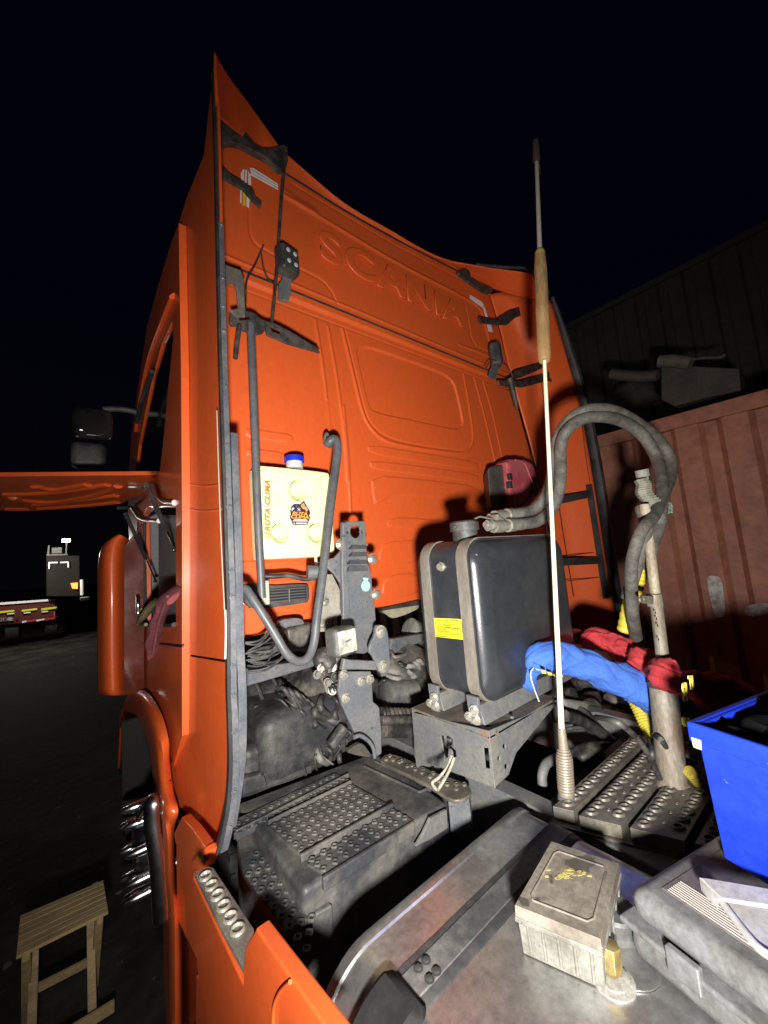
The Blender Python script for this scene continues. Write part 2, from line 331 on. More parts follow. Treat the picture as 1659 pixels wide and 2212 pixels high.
# bottom edge seal and ragged lining
plate('lower_edge_seal',m_(cD,[(1190,1605),(1500,1535),(1500,1575),(1200,1622)],('y',1.585)),.02,rub,T)
plate('torn_lining',m_(cD,[(1185,1612),(1500,1570),(1500,1600),(1420,1640),(1340,1668),(1285,1678),(1240,1640),(1190,1635)],('y',1.60)),.008,mat('beige_lining',(.35,.33,.22),.8,dirt=(.22,.2,.13),damt=.6,dscale=30,bump=.4),T,rnd=1)
# ---- air vent
vent=plate('air_vent',m_(cD,[(150,1400),(320,1430),(630,1408),(655,1430),(655,1540),(630,1560),(330,1600),(160,1600)],('y',1.572)),.02,plas,T,rnd=1)
g=G()
for i in range(5):
    a=Y(*cD(328,1462+i*23),1.568); b=Y(*cD(625,1442+i*21),1.568); g.tube([a,b],.0026,6)
for xx in (500,):
    g.tube([Y(*cD(500,1455),1.566),Y(*cD(502,1550),1.566)],.003,6)
g.build('slat',mat('vent_slat',(.10,.10,.105),.4),vent)
plate('grille_opening',m_(cD,[(322,1452),(632,1432),(634,1532),(322,1556)],('y',1.5705)),.003,blk,vent)
# ---- roof deflector above the bead (crowned) and its side wings
surf('roof_deflector',[
 [Y(478,250,1.50),Y(540,285,1.55),Y(612,330,1.57),Y(740,436,1.57),Y(850,501,1.57),Y(940,553,1.55),Y(1030,578,1.5),Y(1078,585,1.45)],
 [Y(484,275,1.52),Y(545,312,1.56),Y(612,350,1.58),Y(740,447,1.585),Y(850,510,1.585),Y(940,558,1.58),Y(1020,590,1.56),Y(1062,612,1.53)],
 [Y(488,300,1.57),Y(550,335,1.585),Y(612,372,1.59),Y(740,452,1.59),Y(850,514,1.59),Y(940,561,1.59),Y(1030,606,1.59),Y(1058,638,1.59)]],paint,T,th=.012)
gr=G(); gr.tube(cat([Y(520,322,1.575),Y(612,372,1.575),Y(740,452,1.575),Y(850,514,1.575),Y(940,561,1.575),Y(1040,610,1.575)],6),.005,8); gr.build('deflector_seam',rub,T)
surf('roof_wing',[
 [Y(463,112,1.22),Y(490,160,1.28),Y(530,214,1.38),Y(566,265,1.47),Y(612,330,1.56)],
 [Y(465,180,1.24),Y(495,215,1.32),Y(530,260,1.42),Y(566,295,1.50),Y(612,345,1.57)],
 [Y(469,250,1.27),Y(498,275,1.38),Y(530,300,1.46),Y(566,325,1.54),Y(612,366,1.585)]],gloss,T)
surf('roof_wing',[
 [Y(960,562,1.56),Y(1030,574,1.46),Y(1085,582,1.38),Y(1150,590,1.26)],
 [Y(1000,585,1.57),Y(1045,592,1.49),Y(1100,605,1.40),Y(1160,618,1.29)],
 [Y(1052,622,1.585),Y(1078,628,1.52),Y(1120,640,1.43),Y(1188,652,1.30)]],paint,T)
tube('wing_edge_seal',[Y(1028,572,1.47),Y(1085,577,1.37),Y(1153,585,1.25),Y(1185,635,1.27)],.012,rub,T)
# ---- right fairing seen from inside
surf('side_fairing',[
 [Y(1058,636,1.585),Y(1085,632,1.52),Y(1125,636,1.44),Y(1190,650,1.31)],
 [Y(1080,712,1.59),Y(1115,712,1.52),Y(1150,722,1.43),Y(1215,730,1.31)],
 [Y(1103,810,1.59),Y(1140,808,1.52),Y(1185,812,1.42),Y(1240,820,1.31)],
 [Y(1147,968,1.59),Y(1180,962,1.52),Y(1222,960,1.42),Y(1268,960,1.31)],
 [Y(1185,1130,1.59),Y(1216,1125,1.52),Y(1250,1120,1.43),Y(1294,1120,1.32)],
 [Y(1222,1300,1.59),Y(1250,1300,1.52),Y(1280,1296,1.44),Y(1322,1292,1.33)],
 [Y(1245,1400,1.59),Y(1270,1400,1.52),Y(1300,1396,1.44),Y(1340,1390,1.33)]],paint,T,sub=5)
g=G()
rf=cat([Y(1190,640,1.29),Y(1213,710,1.29),Y(1240,800,1.29),Y(1262,880,1.29),Y(1286,1000,1.29),Y(1308,1140,1.30),Y(1330,1292,1.31),Y(1345,1390,1.31)],6)
g.tube([p+V((.022,0,0)) for p in rf],[.02+.028*min(1,i/12) for i in range(len(rf))],12,flat=.8); fs_=g.build('fairing_edge_seal',rub,T)
g=G(); g.tube([p+V((.045,.05,0)) for p in rf],.028,8,flat=.4); g.build('outer_edge_strip',rub,T)
# thin panel lines and seams on the right fairing
g=G()
for l in ([(1152,700,1.45),(1180,900,1.46),(1212,1120,1.465),(1240,1290,1.47)],[(1247,780,1.30),(1262,960,1.315),(1290,1130,1.33)],):
    g.tube(cat([Y(*q) for q in l],5),.0025,6)
g.tube(cat([Y(*cF(352,1090),1.47),Y(*cF(430,1075),1.43),Y(*cF(540,1062),1.37)],5),.003,6)
g.tube(cat([Y(*cF(370,1222),1.47),Y(*cF(460,1212),1.43),Y(*cF(556,1200),1.37)],5),.003,6)
g.build('fairing_seam',mat('seam_shadow_gap',(.05,.012,.006),.7),T)
# black ladder-like straps
def strip(name,c,a,b,y0,y1,wpx,mt,t=.006,parent=T):
    A=Y(*c(*a),y0); B=Y(*c(*b),y1); d=(B-A).normalized(); w_=d.cross(fwd).normalized()*wr(wpx/2,A); n=d.cross(w_).normalized()*t
    g=G(); g.hexa([A-w_,A+w_,B+w_,B-w_],[q-n for q in (A-w_,A+w_,B+w_,B-w_)]); return g.build(name,mt,parent,bev=.0012,smooth=False)
strip('fairing_strap',cF,(335,775),(500,740),1.40,1.31,16,rub); strip('fairing_strap',cF,(345,1118),(560,1108),1.41,1.32,16,rub)
strip('fairing_strap',cF,(493,690),(590,1320),1.31,1.32,13,rub)
# ---- left fairing: outer skin, returning lip, seal with bolts
S1=('v',(.384,1.28),(.355,1.75)); S2=('v',(.334,1.75),(.375,3.2))
plate('side_fairing',m_(ident,[(464,118),(470,250),(474,400),(482,800),(492,1100),(494,1300),(489,1426),(397,1412),(396,1100),(393,800),(387,560),(385,487),(402,430),(440,335)],S1),.010,gloss,T)
plate('side_fairing',m_(ident,[(398,1416),(487,1431),(494,1600),(490,1720),(472,1822),(388,1742),(372,1690),(364,1662),(390,1592),(397,1560)],S1),.010,gloss,T)
# two faint pressings on the fairing skin
for yy in (1044,1098):
    g=G(); pts=[P(400,yy,S1),P(440,yy+6,S1),P(481,yy+2,S1)]; g.tube([p+V((-.001,0,0)) for p in cat(pts,5)],.004,8); g.build('fairing_crease',gloss,T)
# edge trim: grey aluminium strip with bolts, following the rear edge
edge=[(466,150),(472,330),(476,480),(483,760),(490,980),(497,1180),(502,1330),(503,1480),(506,1560),(508,1650),(504,1730),(492,1800),(482,1840)]
def ribbon(name,l,w0,w1,y,mt,t=.006,off=0,parent=T):
    ps=cat([Y(a+off,b,y) for a,b in l],5); g=G(); n=len(ps); vs=[]; fs=[]
    for i,p in enumerate(ps):
        k=i/(n-1); w_=wr((w0+(w1-w0)*k)/2,p); vs+=[p+V((-w_,0,0)),p+V((w_,0,0)),p+V((w_,t,0)),p+V((-w_,t,0))]
    for i in range(n-1):
        for k in range(4): fs.append((i*4+k,i*4+(k+1)%4,i*4+4+(k+1)%4,i*4+4+k))
    fs+=[(0,1,2,3),tuple((n-1)*4+k for k in range(4))]; g.add(vs,fs); return g.build(name,mt,parent,smooth=False)
trimm=mat('grey_edge_trim',(.10,.11,.13),.38,.3,dirt=(.2,.2,.2),damt=.6,dscale=12)
ribbon('edge_seal',edge,10,26,1.262,rub,.02,-2)
tr=ribbon('edge_trim',edge[2:],10,15,1.252,trimm,.008,2)
for yy in (487,602,663,716,836,963,1096,1235,1290,1440,1502,1580,1710,1786):
    e=np.interp(yy,[b for a,b in edge],[a for a,b in edge]); bolts('trim_bolt',trimm,tr,[(Y(e+1,yy,1.251),(0,-1,0),.0065,.006)])
ribbon('edge_channel',[(506,935),(512,1100),(517,1250),(519,1390),(524,1500),(523,1620),(515,1700),(500,1790)],14,20,1.275,trimm,.03,0)
tube('edge_piping',[Y(*cC(1335,1480),1.245),Y(*cC(1338,1600),1.245),Y(*cC(1335,1770),1.245)],.003,whp,T)
tube('edge_piping',[Y(*cC(1285,300),1.25),Y(*cC(1297,700),1.25),Y(*cC(1312,1100),1.25),Y(*cC(1330,1480),1.25)],.002,mat('pale_piping',(.3,.29,.24),.6),T)
# ---- cab side with door window, locker opening
sidep=[(386,482),(370,522),(340,622),(318,702),(303,800),(292,880),(284,935),(278,1010),(276,1120),(300,1480),(300,1520),(330,1520),(360,1600),(374,1655),(393,1590),(393,1100),(391,800),(387,560)]
lock=[(312,1112),(318,1095),(380,1095),(380,1342),(376,1350),(316,1350)]
plate('cab_side',m_(ident,sidep,S2),.03,gloss,T,holes=[m_(ident,[(372,692),(350,740),(328,820),(316,880),(300,960),(294,1015),(345,1018),(352,960),(363,840),(374,730)],S2),m_(ident,lock,S2)])
S2b=('v',(.344,1.75),(.385,3.2))
plate('door_window',m_(ident,[(374,688),(350,738),(326,820),(314,880),(298,960),(290,1020),(348,1022),(354,960),(365,840),(377,730)],S2b),.006,glassm,T)
tube('window_frame_trim',[P(x,y,S2)+V((-.004,0,0)) for x,y in((377,640),(352,700),(326,770),(308,850),(296,930))],.022,gloss,T,flat=.5)
tube('door_grab_rail',[P(*cC(900,70),('v',(.30,1.8),(.32,3.2))),P(*cC(870,160),('v',(.30,1.8),(.32,3.2))),P(*cC(830,280),('v',(.30,1.8),(.32,3.2))),P(*cC(812,370),('v',(.30,1.8),(.32,3.2)))],.013,rub,T)
# locker recess behind the opening
lq=[P(x,y,S2) for x,y in((306,1095),(384,1095),(384,1352),(306,1352))]
g=G(); dv=V((.22,0,0)); a,b,c_,d_=lq
for q in ((a,b),(b,c_),(c_,d_),(d_,a)): g.add([q[0]+V((.012,0,0)),q[1]+V((.012,0,0)),q[1]+dv,q[0]+dv],[(0,1,2,3)])
g.build('locker_recess',mat('locker_lining',(.16,.165,.17),.7,dirt=(.22,.22,.22),damt=.5,dscale=5,bump=.1),T,solid=.004,smooth=False)
plate('locker_liner',[P(x,y,S2)+V((.05,0,0)) for x,y in((322,1112),(384,1112),(384,1352),(322,1352))],.006,mat('locker_lining'.replace('locker_lining','locker_lining'),(.16,.165,.17)),T)
tube('locker_seal',[P(x,y,S2)+V((-.004,0,0)) for x,y in((314,1115),(314,1200),(316,1300),(319,1346),(350,1350),(378,1349))],.009,rub,T)
for dx in (-13,-9): tube('door_shut_line',[P(x+dx,y,S2)+V((-.006,0,0)) for x,y in((313,1120),(313,1200),(312,1330),(308,1400),(309,1470),(311,1500))],.005,gloss,T)
tube('door_handle',[P(*cQ(x,y),('v',(.30,1.8),(.33,3.2))) for x,y in((135,1680),(132,1600),(138,1420),(165,1360),(180,1370),(182,1540))],.012,chrome,T)
g=G(); g.tube(cat([P(x,y,S2)+V((-.004,0,0)) for x,y in((302,1386),(345,1390),(384,1395),(398,1396))],4),.004,8); g.build('side_seam',blk,T)
# ---- raised locker hatch, its hinges and gas struts
hz_=2.30
def Hh(x,y,z=hz_): return P(x,y,('z',z))
lid=plate('locker_hatch',[Hh(-60,1024,2.39),Hh(352,1022,2.39),Hh(345,1062),Hh(310,1080),Hh(262,1092),Hh(100,1100),Hh(-60,1108)],.035,gloss,T) if False else None
hA=[Hh(352,1026),Hh(345,1046),Hh(262,1088),Hh(-60,1108),Hh(-60,1030)]
g=G(); top=V((0,0,.022))
g.hexa(hA,[p+top for p in hA]); lid=g.build('locker_hatch',gloss,T,bev=.012,seg=4)
g=G()
for l in ([(20,792),(200,790),(420,770),(640,735)],[(60,820),(300,840),(560,800),(700,745)],[(200,745),(330,765),(520,735)],[(180,860),(420,835),(690,800)],[(30,880),(200,880),(500,860),(700,840)],[(20,850),(70,815),(140,840),(200,880)]):
    g.tube([p+V((0,0,.012)) for p in cat([Hh(*cC(x,y)) for x,y in l],6)],.030,10)
absorb(lid,g)
g=G(); g.lathe(Hh(*cC(130,845)),(0,0,-1),[(0,.012),(.012,.01)],12); g.tube([Hh(*cC(15,890)),Hh(*cC(90,885))],.004,6); g.build('hatch_lock',chrome,lid)
HP=('v',(.335,1.75),(.36,3.2))
hm=mat('worn_hinge_steel',(.20,.19,.18),.35,.7,dirt=(.35,.33,.3),damt=.6,dscale=30)
tube('hatch_hinge',[Hh(*cQ(85,255))+V((0,0,-.01)),Hh(*cQ(240,250))+V((0,0,-.012)),P(*cQ(330,245),HP),P(*cQ(365,300),HP),P(*cQ(395,370),HP),P(*cQ(450,415),HP),P(*cQ(550,430),HP)],.013,hm,T)
tube('hatch_hinge',[Hh(*cQ(-20,470))+V((0,0,-.01)),Hh(*cQ(50,480)),P(*cQ(110,475),HP),P(*cQ(150,520),HP),P(*cQ(190,575),HP),P(*cQ(260,605),HP),P(*cQ(395,612),HP)],.013,hm,T)
for (a,b,c_) in (((265,250),(385,530),(556,905)),((55,540),(140,710),(360,1215))):
    A=P(*cQ(*a),('v',(.20,1.75),(.20,3.2))); C_=P(*cQ(*c_),('v',(.38,1.75),(.41,3.2))); k=.62; B=A.lerp(C_,k)
    st=tube('gas_strut',[A,A.lerp(C_,.3),B],.0095,rub,T,sm=0); tube('strut_rod',[B,C_],.005,chrome,st,sm=0)
    g=G(); g.lathe(C_-V((.012,0,0)),(1,0,0),[(0,.01),(.02,.01)],10); g.build('ball_joint',chrome,st)
# ---- mirror
mr=rbox('mirror_housing',Y(200,915,3.25),(.235,.12,.215),.05,mat('gloss_black_plastic',(.012,.012,.013),.12,coat=.6,dirt=(.05,.05,.05),damt=.5,dscale=4),T)
plate('mirror_glass',[Y(x,y,3.182) for x,y in((172,890),(230,888),(234,928),(222,942),(177,938))],.004,mat('mirror_glass',(.35,.33,.32),.22,1),mr,rnd=1)
tube('mirror_arm',[Y(222,884,3.24),Y(260,884,3.24),Y(298,892,3.24),Y(320,910,3.24)],.02,plas,mr)
rbox('mirror_housing',Y(192,985,3.3),(.20,.11,.18),.04,plas,T)
# ---- front corner: the swollen orange door edge and bumper air deflector
g=G(); ring=[]
cs=[(250,1160,34),(244,1185,58),(242,1240,64),(242,1330,64),(242,1420,62),(242,1495,60)]
vs=[];fs=[];ns=16
for (x,y,wd) in cs:
    c=Y(x,y,3.0); rx=wr(wd/2,c)
    vs+=[c+V((math.cos(2*math.pi*k/ns)*rx,math.sin(2*math.pi*k/ns)*rx*1.3+.1,0)) for k in range(ns)]
for i in range(len(cs)-1):
    for k in range(ns): fs.append((i*ns+k,i*ns+(k+1)%ns,(i+1)*ns+(k+1)%ns,(i+1)*ns+k))
fs+=[tuple(range(ns)),tuple((len(cs)-1)*ns+k for k in range(ns))]
surf('corner_deflector',[[Y(x,y,d) for x,y,d in r] for r in ([(250,1160,3.05),(258,1157,3.0),(266,1158,3.0),(274,1166,3.1)],[(226,1180,3.1),(240,1172,3.0),(258,1170,3.0),(280,1180,3.15)],[(216,1215,3.15),(230,1212,3.0),(254,1210,3.0),(286,1215,3.25)],[(214,1300,3.15),(230,1300,3.0),(254,1300,3.0),(290,1300,3.3)],[(214,1400,3.15),(230,1400,3.0),(254,1400,3.0),(290,1400,3.3)],[(215,1497,3.15),(232,1500,3.0),(256,1502,3.0),(290,1500,3.3)])],gloss,T,th=.02)
dp=plate('door_reflection_panel',[Y(x,y,2.9) for x,y in((268,1180),(310,1130),(312,1500),(268,1500))],.05,mat('painted_reflection_red',(.10,.02,.012),.12,coat=1,dirt=(.2,.03,.02),damt=.5,dscale=6),T)  # dark red colour stands in for reflections on the glossy orange cab side
# ---- front wheel arch flare, wheel with spiked nut covers
AP=('v',(.315,1.6),(.34,3.2))
def Am(l): return m_(cS,l,AP)
fo=[(150,350),(175,230),(215,130),(290,70),(370,105),(440,190),(500,290),(545,480),(535,640),(560,790),(580,930),(620,990),(622,1090),(575,1180),(585,1330),(585,1500),(600,1800),(632,1880),(640,2230),(630,2560),(625,2800)]
fi=[(505,2800),(505,2230),(500,1700),(475,1250),(440,1000),(425,760),(400,600),(375,480),(345,380),(290,320),(230,305),(190,325),(165,400)]
fiL=[(165,400),(180,350),(200,318),(240,303),(300,330),(370,460),(410,680),(430,850),(445,1000),(470,1200),(495,1600),(502,1900),(505,2800)]
crL=[(152,345),(178,240),(225,175),(300,160),(370,260),(440,480),(470,700),(490,880),(505,1030),(518,1190),(545,1600),(575,1880),(580,2800)]
foL=[(150,345),(178,225),(228,118),(340,85),(460,215),(535,430),(545,640),(578,900),(618,1040),(580,1190),(590,1600),(630,1880),(640,2800)]
fl=surf('wheel_arch_flare',[[P(*cS(x,y),('v',(xx,1.6),(xx+.03,3.2))) for x,y in l] for l,xx in ((fiL,.345),(crL,.285),(foL,.318))],gloss,T,sub=5,th=.01)
tube('flare_lip',[P(*cS(x,y),AP) for x,y in((165,380),(158,520),(150,660),(140,760),(148,900),(158,1000),(158,1130))],.010,gloss,T)
tube('flare_seam',[P(*cS(430,797),('v',(.332,1.6),(.362,3.2))),P(*cS(486,822),('v',(.283,1.6),(.313,3.2))),P(*cS(560,795),('v',(.312,1.6),(.342,3.2)))],.003,blk,fl,sm=0)
WC=V((.66,2.30,.50))
wheel=bpy.data.objects.new('front_wheel',None); COL.objects.link(wheel); wheel.location=WC; wheel.parent=T; wheel.matrix_parent_inverse=Matrix.Translation(-V(T.location))
def wpart(g,name,mt,**k):
    o=g.build(name,mt,None,**k); o.parent=wheel; o.matrix_parent_inverse=(Matrix.Translation(WC)).inverted(); return o
g=G(); g.lathe(WC+V((.16,0,0)),(-1,0,0),[(0,.40),(0,.49),(.03,.51),(.26,.51),(.30,.49),(.315,.40),(.30,.30),(.24,.28)],48)
for k in range(44):
    a=2*math.pi*k/44; g.box(WC+V((-.11,math.cos(a)*.49,math.sin(a)*.49)),(.06,.03,.03),Matrix.Rotation(a,3,'X'))
wpart(g,'tyre',mat('tyre_rubber',(.018,.018,.018),.75,dirt=(.07,.065,.055),damt=.7,dscale=12),angle=40)
g=G(); g.lathe(WC+V((-.02,0,0)),(-1,0,0),[(0,.29),(.12,.285),(.14,.27),(.08,.22),(.13,.17),(.14,.11),(.19,.09),(.20,.02)],40)
wpart(g,'rim',mat('dark_chrome',(.10,.10,.11),.15,1),angle=40)
stp0=mat('polished_nut_chrome',(.75,.75,.78),.2,1,dirt=(.4,.4,.41),damt=.5,dscale=20)
g=G(); g.lathe(WC+V((-.20,0,0)),(-1,0,0),[(0,.24),(.07,.24),(.08,.20),(.10,.12),(.20,.11),(.22,.09),(.225,.02)],40); wpart(g,'hub_cover',stp0,angle=40)
for k in range(10):
    a=2*math.pi*k/10+.2
    g=G(); o=V((WC.x-.27,WC.y+math.cos(a)*.175,WC.z+math.sin(a)*.175)); g.lathe(o,(-1,0,0),[(0,.034),(.02,.036),(.035,.026),(.06,.025),(.15,.021),(.185,.014),(.20,.002)],18)
    wpart(g,'nut_cover',stp0,angle=50)
# chrome step bars just behind the wheel
stp=mat('polished_nut_chrome',(.72,.72,.75),.17,1,dirt=(.35,.35,.36),damt=.5,dscale=20)
tube('inner_arch_trim',[Y(*cS(330,1060),2.0),Y(*cS(400,960),1.9),Y(*cS(410,1150),1.88),Y(*cS(455,1500),1.86),Y(*cS(480,1900),1.85)],.03,stp,T,flat=.6)
# arch liner behind the flare
plate('arch_liner',[Y(*cS(x,y),3.0) for x,y in((170,340),(300,300),(380,480),(430,760),(470,1100),(500,2230),(330,2230),(320,1900),(180,1100))],.03,mat('arch_liner',(.006,.006,.006),.8,dirt=(.012,.011,.010),damt=.8,dscale=8),T)
# ---- side skirt panels
SP=('v',(.315,.2),(.30,1.9))
plate('side_skirt',m_(cG,[(1030,1030),(1075,932),(1140,1005),(1212,1112),(1212,1232),(1152,1268),(1148,1300),(1440,1922),(1450,1705),(1517,1592),(1720,1880),(1990,2260),(1270,2260),(1175,1910),(1166,1780),(1062,1560),(1047,1480),(1045,1100)],SP),.03,gloss,T,bev=.004)
plate('skirt_lower_panel',m_(cG,[(1165,1870),(1185,1915),(1290,2260),(1160,2260)],('v',(.33,.2),(.315,1.9))),.02,gloss,T)
plate('skirt_reflection_side',m_(cG,[(1062,1570),(1165,1780),(1170,2260),(1078,2260),(1070,1900)],('v',(.345,.2),(.33,1.9))),.02,mat('painted_reflection_red',(.10,.02,.012),.12,coat=1,dirt=(.2,.03,.02),damt=.5,dscale=6),T)  # dark reflection beside the skirt, put into the colour of this plate
plate('skirt_end_cap',m_(cG,[(1130,1170),(1175,1125),(1214,1112),(1214,1232),(1152,1268),(1132,1240)],('v',(.309,.2),(.294,1.9))),.04,gloss,T,bev=.012,rnd=1)
tube('skirt_trim_edge',[P(*cH(x,y),('v',(.312,.2),(.297,1.9))) for x,y in((468,1462),(415,1515),(385,1590),(380,1690))],.0035,gloss,T)
# punched step tread on the skirt
SZ=1.02
st=plate('punched_step',[P(x,y,('z',SZ)) for x,y in((420,1886),(424,1881),(452,1870),(462,1874),(548,2004),(532,2035),(526,2092),(480,2008))],.012,tread,T,bev=.003,rnd=0,side=(0,0,5))
g=G()
for x,y in ((1218,1285),(1253,1340),(1288,1398),(1325,1462),(1365,1530),(1408,1602)):
    p=P(*cG(x,y),('z',SZ)); g.lathe(p,(0,0,1),[(-.002,.0155),(.005,.0145),(.006,.0115),(.001,.0105),(-.004,.009)],20)
absorb(st,g,bolt_m)
# ---- battery box cover used as a step platform (dimpled plastic)
PZ=.95; ux=V((1,0,0)); uy=V((0,1,0))
def Z(px,py,z=PZ): return P(px,py,('z',z))
plat=mesh('step_platform',*(lambda a:(a.v,a.f))((lambda g:(g.hexa([V((.45,.975,.60)),V((.965,.945,.60)),V((1.0,1.42,.60)),V((.45,1.48,.60))],[V((.455,.985,PZ)),V((.955,.955,PZ)),V((1.0,1.40,PZ)),V((.455,1.475,PZ))]),g)[1])(G())),step_m,T,bev=.015,seg=4)
tq=[P(*cH(x,y),('z',.8925)) for x,y in((190,700),(330,700),(690,1060),(445,1195),(225,900))]; g=G(); g.hexa([p-V((0,0,.30)) for p in tq],tq); lstep=g.build('lower_step',step_m,T,bev=.006,seg=3)
# raised borders and panels
def zq(c,l,z): return [P(*c(*q),('z',z)) for q in l]
pan=[zq(cH,[(185,690),(770,390),(705,385),(200,620)],PZ)]
def panel(l,h,c=cH):
    q=zq(c,l,PZ+h); g=G(); g.hexa([p-V((0,0,h+.01)) for p in q],q); g.build('raised_panel',step_m,plat,bev=.006,seg=3)
def beam(c,a,b,z,wpx,h):
    A=P(*c(*a),('z',z)); B=P(*c(*b),('z',z)); d=(B-A).normalized(); w_=d.cross(V((0,0,1)))*wr(wpx/2,A); g=G()
    g.hexa([A-w_-V((0,0,.02)),A+w_-V((0,0,.02)),B+w_-V((0,0,.02)),B-w_-V((0,0,.02))],[A-w_*.7+V((0,0,h)),A+w_*.7+V((0,0,h)),B+w_*.7+V((0,0,h)),B-w_*.7+V((0,0,h))]); return g.build('raised_rib',step_m,plat,bev=.004,seg=3)
beam(cH,(520,820),(1000,548),PZ+.008,12,.010); beam(cH,(635,945),(1108,650),PZ,14,.012); beam(cH,(352,645),(785,432),PZ+.004,9,.012); beam(cH,(185,695),(770,395),PZ,9,.012)
beam(cH,(850,345),(1140,480),PZ,7,.006); beam(cH,(1140,480),(1195,455),PZ,7,.006); beam(cH,(905,318),(1190,452),PZ,5,.004)
# rosettes: raised ring with a cross notch
def rosette(g,p,r):
    s=16; vs=[];fs=[]
    prof=[(1.08,0),(1.0,.38),(.78,.48),(.58,.40),(.52,-.1)]
    for q,(k,h) in enumerate(prof):
        for i in range(s):
            a=2*math.pi*i/s; kk=k*(1+.10*math.cos(4*a)) if q<3 else k*(1+.25*math.cos(4*a)); vs.append(p+V((math.cos(a)*r*kk,math.sin(a)*r*kk,h*r)))
    for q in range(len(prof)-1):
        for i in range(s): fs.append((q*s+i,q*s+(i+1)%s,(q+1)*s+(i+1)%s,(q+1)*s+i))
    g.add(vs,fs)
def rospanel(pq,h,grids,name='raised_panel',z0=PZ,c=cH,parent=None):
    g=G()
    if pq:
        q=zq(c,pq,z0+h); cc=sum(q,V())/4; g.hexa([cc+(p-cc)*1.012-V((0,0,.004)) for p in q],q); g.hexa([cc+(p-cc)*1.012-V((0,0,h+.012)) for p in q],[cc+(p-cc)*1.012-V((0,0,.004)) for p in q])
    nh=None; holes=G()
    for (A,B,D,nu,nv,r) in grids:
        a,b,d=[P(*c(*t),('z',z0+h)) for t in (A,B,D)]
        for i in range(nu):
            for j in range(nv):
                p=a+(b-a)*(i/(nu-1))+(d-a)*(j/(nv-1)); rosette(g,p,r); holes.lathe(p+V((0,0,-.002)),(0,0,1),[(0,r*.52),(.0028,r*.52)],8)
    nh=len(g.f); g.add(holes.v,holes.f); o=g.build(name,step_m,parent or plat,angle=40); o.data.materials.append(blk)
    for i,f in enumerate(o.data.polygons):
        if i>=nh: f.material_index=1
    return o
rospanel([(352,655),(785,435),(985,548),(520,800)],.008,[((385,650),(525,775),(775,452),6,10,.0085)])
rospanel([(560,850),(1000,565),(1110,625),(650,900)],.006,[((580,828),(640,878),(998,578),3,9,.0088)])
rospanel([(180,688),(200,612),(695,378),(772,412)],.006,[((200,640),(235,660),(690,395),2,14,.0078),((185,668),(205,685),(740,410),2,16,.0070)])
low_pan=rospanel(None,0,[((312,750),(590,1060),(252,905),9,4,.0098)],'tread_surface',.893,parent=lstep)
# ---- frame rails, cross tube, foot plate by the bracket
gl=G(); gl.box((1.14,.55,.84),(.07,3.4,.24)); ra=gl.build('frame_rail',rust,T,bev=.006)
gl=G(); gl.box((1.95,.55,.84),(.07,3.4,.24)); gl.build('frame_rail',rust,T,bev=.006)
gl=G(); gl.box((1.55,.75,.80),(.75,.10,.16)); gl.build('cross_member',dark,T,bev=.006)
bolts('rail_bolt',bolt_m,ra,[(P(1130,1785,('x',1.104)),(-1,0,0),.013,.02)])
plate('rail_gusset',[Y(*cH(x,y),.93) for x,y in((1195,615),(1280,570),(1285,665),(1190,725),(1120,760),(1160,690))],.01,rust,T)
fz=.985
fp=plate('narrow_foot_plate',[P(*cH(x,y),('z',fz)) for x,y in((930,320),(950,285),(1000,275),(1130,330),(1240,385),(1330,410),(1400,445),(1408,480),(1370,515),(1300,520),(1210,455),(1080,385))],.012,tread,T,bev=.003,side=(0,0,5),rnd=1)
g=G()
for x,y in ((985,292),(1045,318),(1100,342),(1155,362),(1208,382),(1262,408),(1330,440),(1370,440),(965,310),(1000,312),(1032,325),(1075,345),(1115,362),(1150,378),(1192,400),(1240,422),(1282,440),(1330,462)):
    g.lathe(P(*cH(x,y),('z',fz)),(0,0,1),[(0,.0095),(.005,.009),(.006,.006),(.0045,.0045)],14)
absorb(fp,g)
g=G(); b=[P(*cH(x,y),('z',fz-.012)) for x,y in((1285,515),(1395,500),(1400,470),(1290,480))]; g.hexa([p-V((0,0,.10)) for p in b],b); g.build('plate_bracket',grey,T,bev=.003)
# rope tied round the foot plate
rp=mat('dirty_rope',(.30,.28,.22),.8,dirt=(.12,.11,.09),damt=.8,dscale=40)
rope=tube('rope_tie',[Y(*cH(1305,285),.82),Y(*cH(1285,345),.83),Y(*cH(1240,400),.84),Y(*cH(1205,430),.845),Y(*cH(1230,465),.84),Y(*cH(1250,440),.82),Y(*cH(1290,370),.81),Y(*cH(1318,300),.81)],.0042,rp,None)
tag(rope,'frayed pale rope looped through the letter B opening and round the studded foot plate','rope')
# ---- hydraulic tank stand with cut-out letter
BX=.985; BYn=.80
def Bx(c,x,y): return P(*c(x,y),('x',BX))
bf=[cE(365,1885),cE(890,2012)]
A=Bx(cE,365,1885); Bn=Bx(cE,890,2012); Bb=Bx(cH,1530,458); Ab=Bx(cH,1112,300)
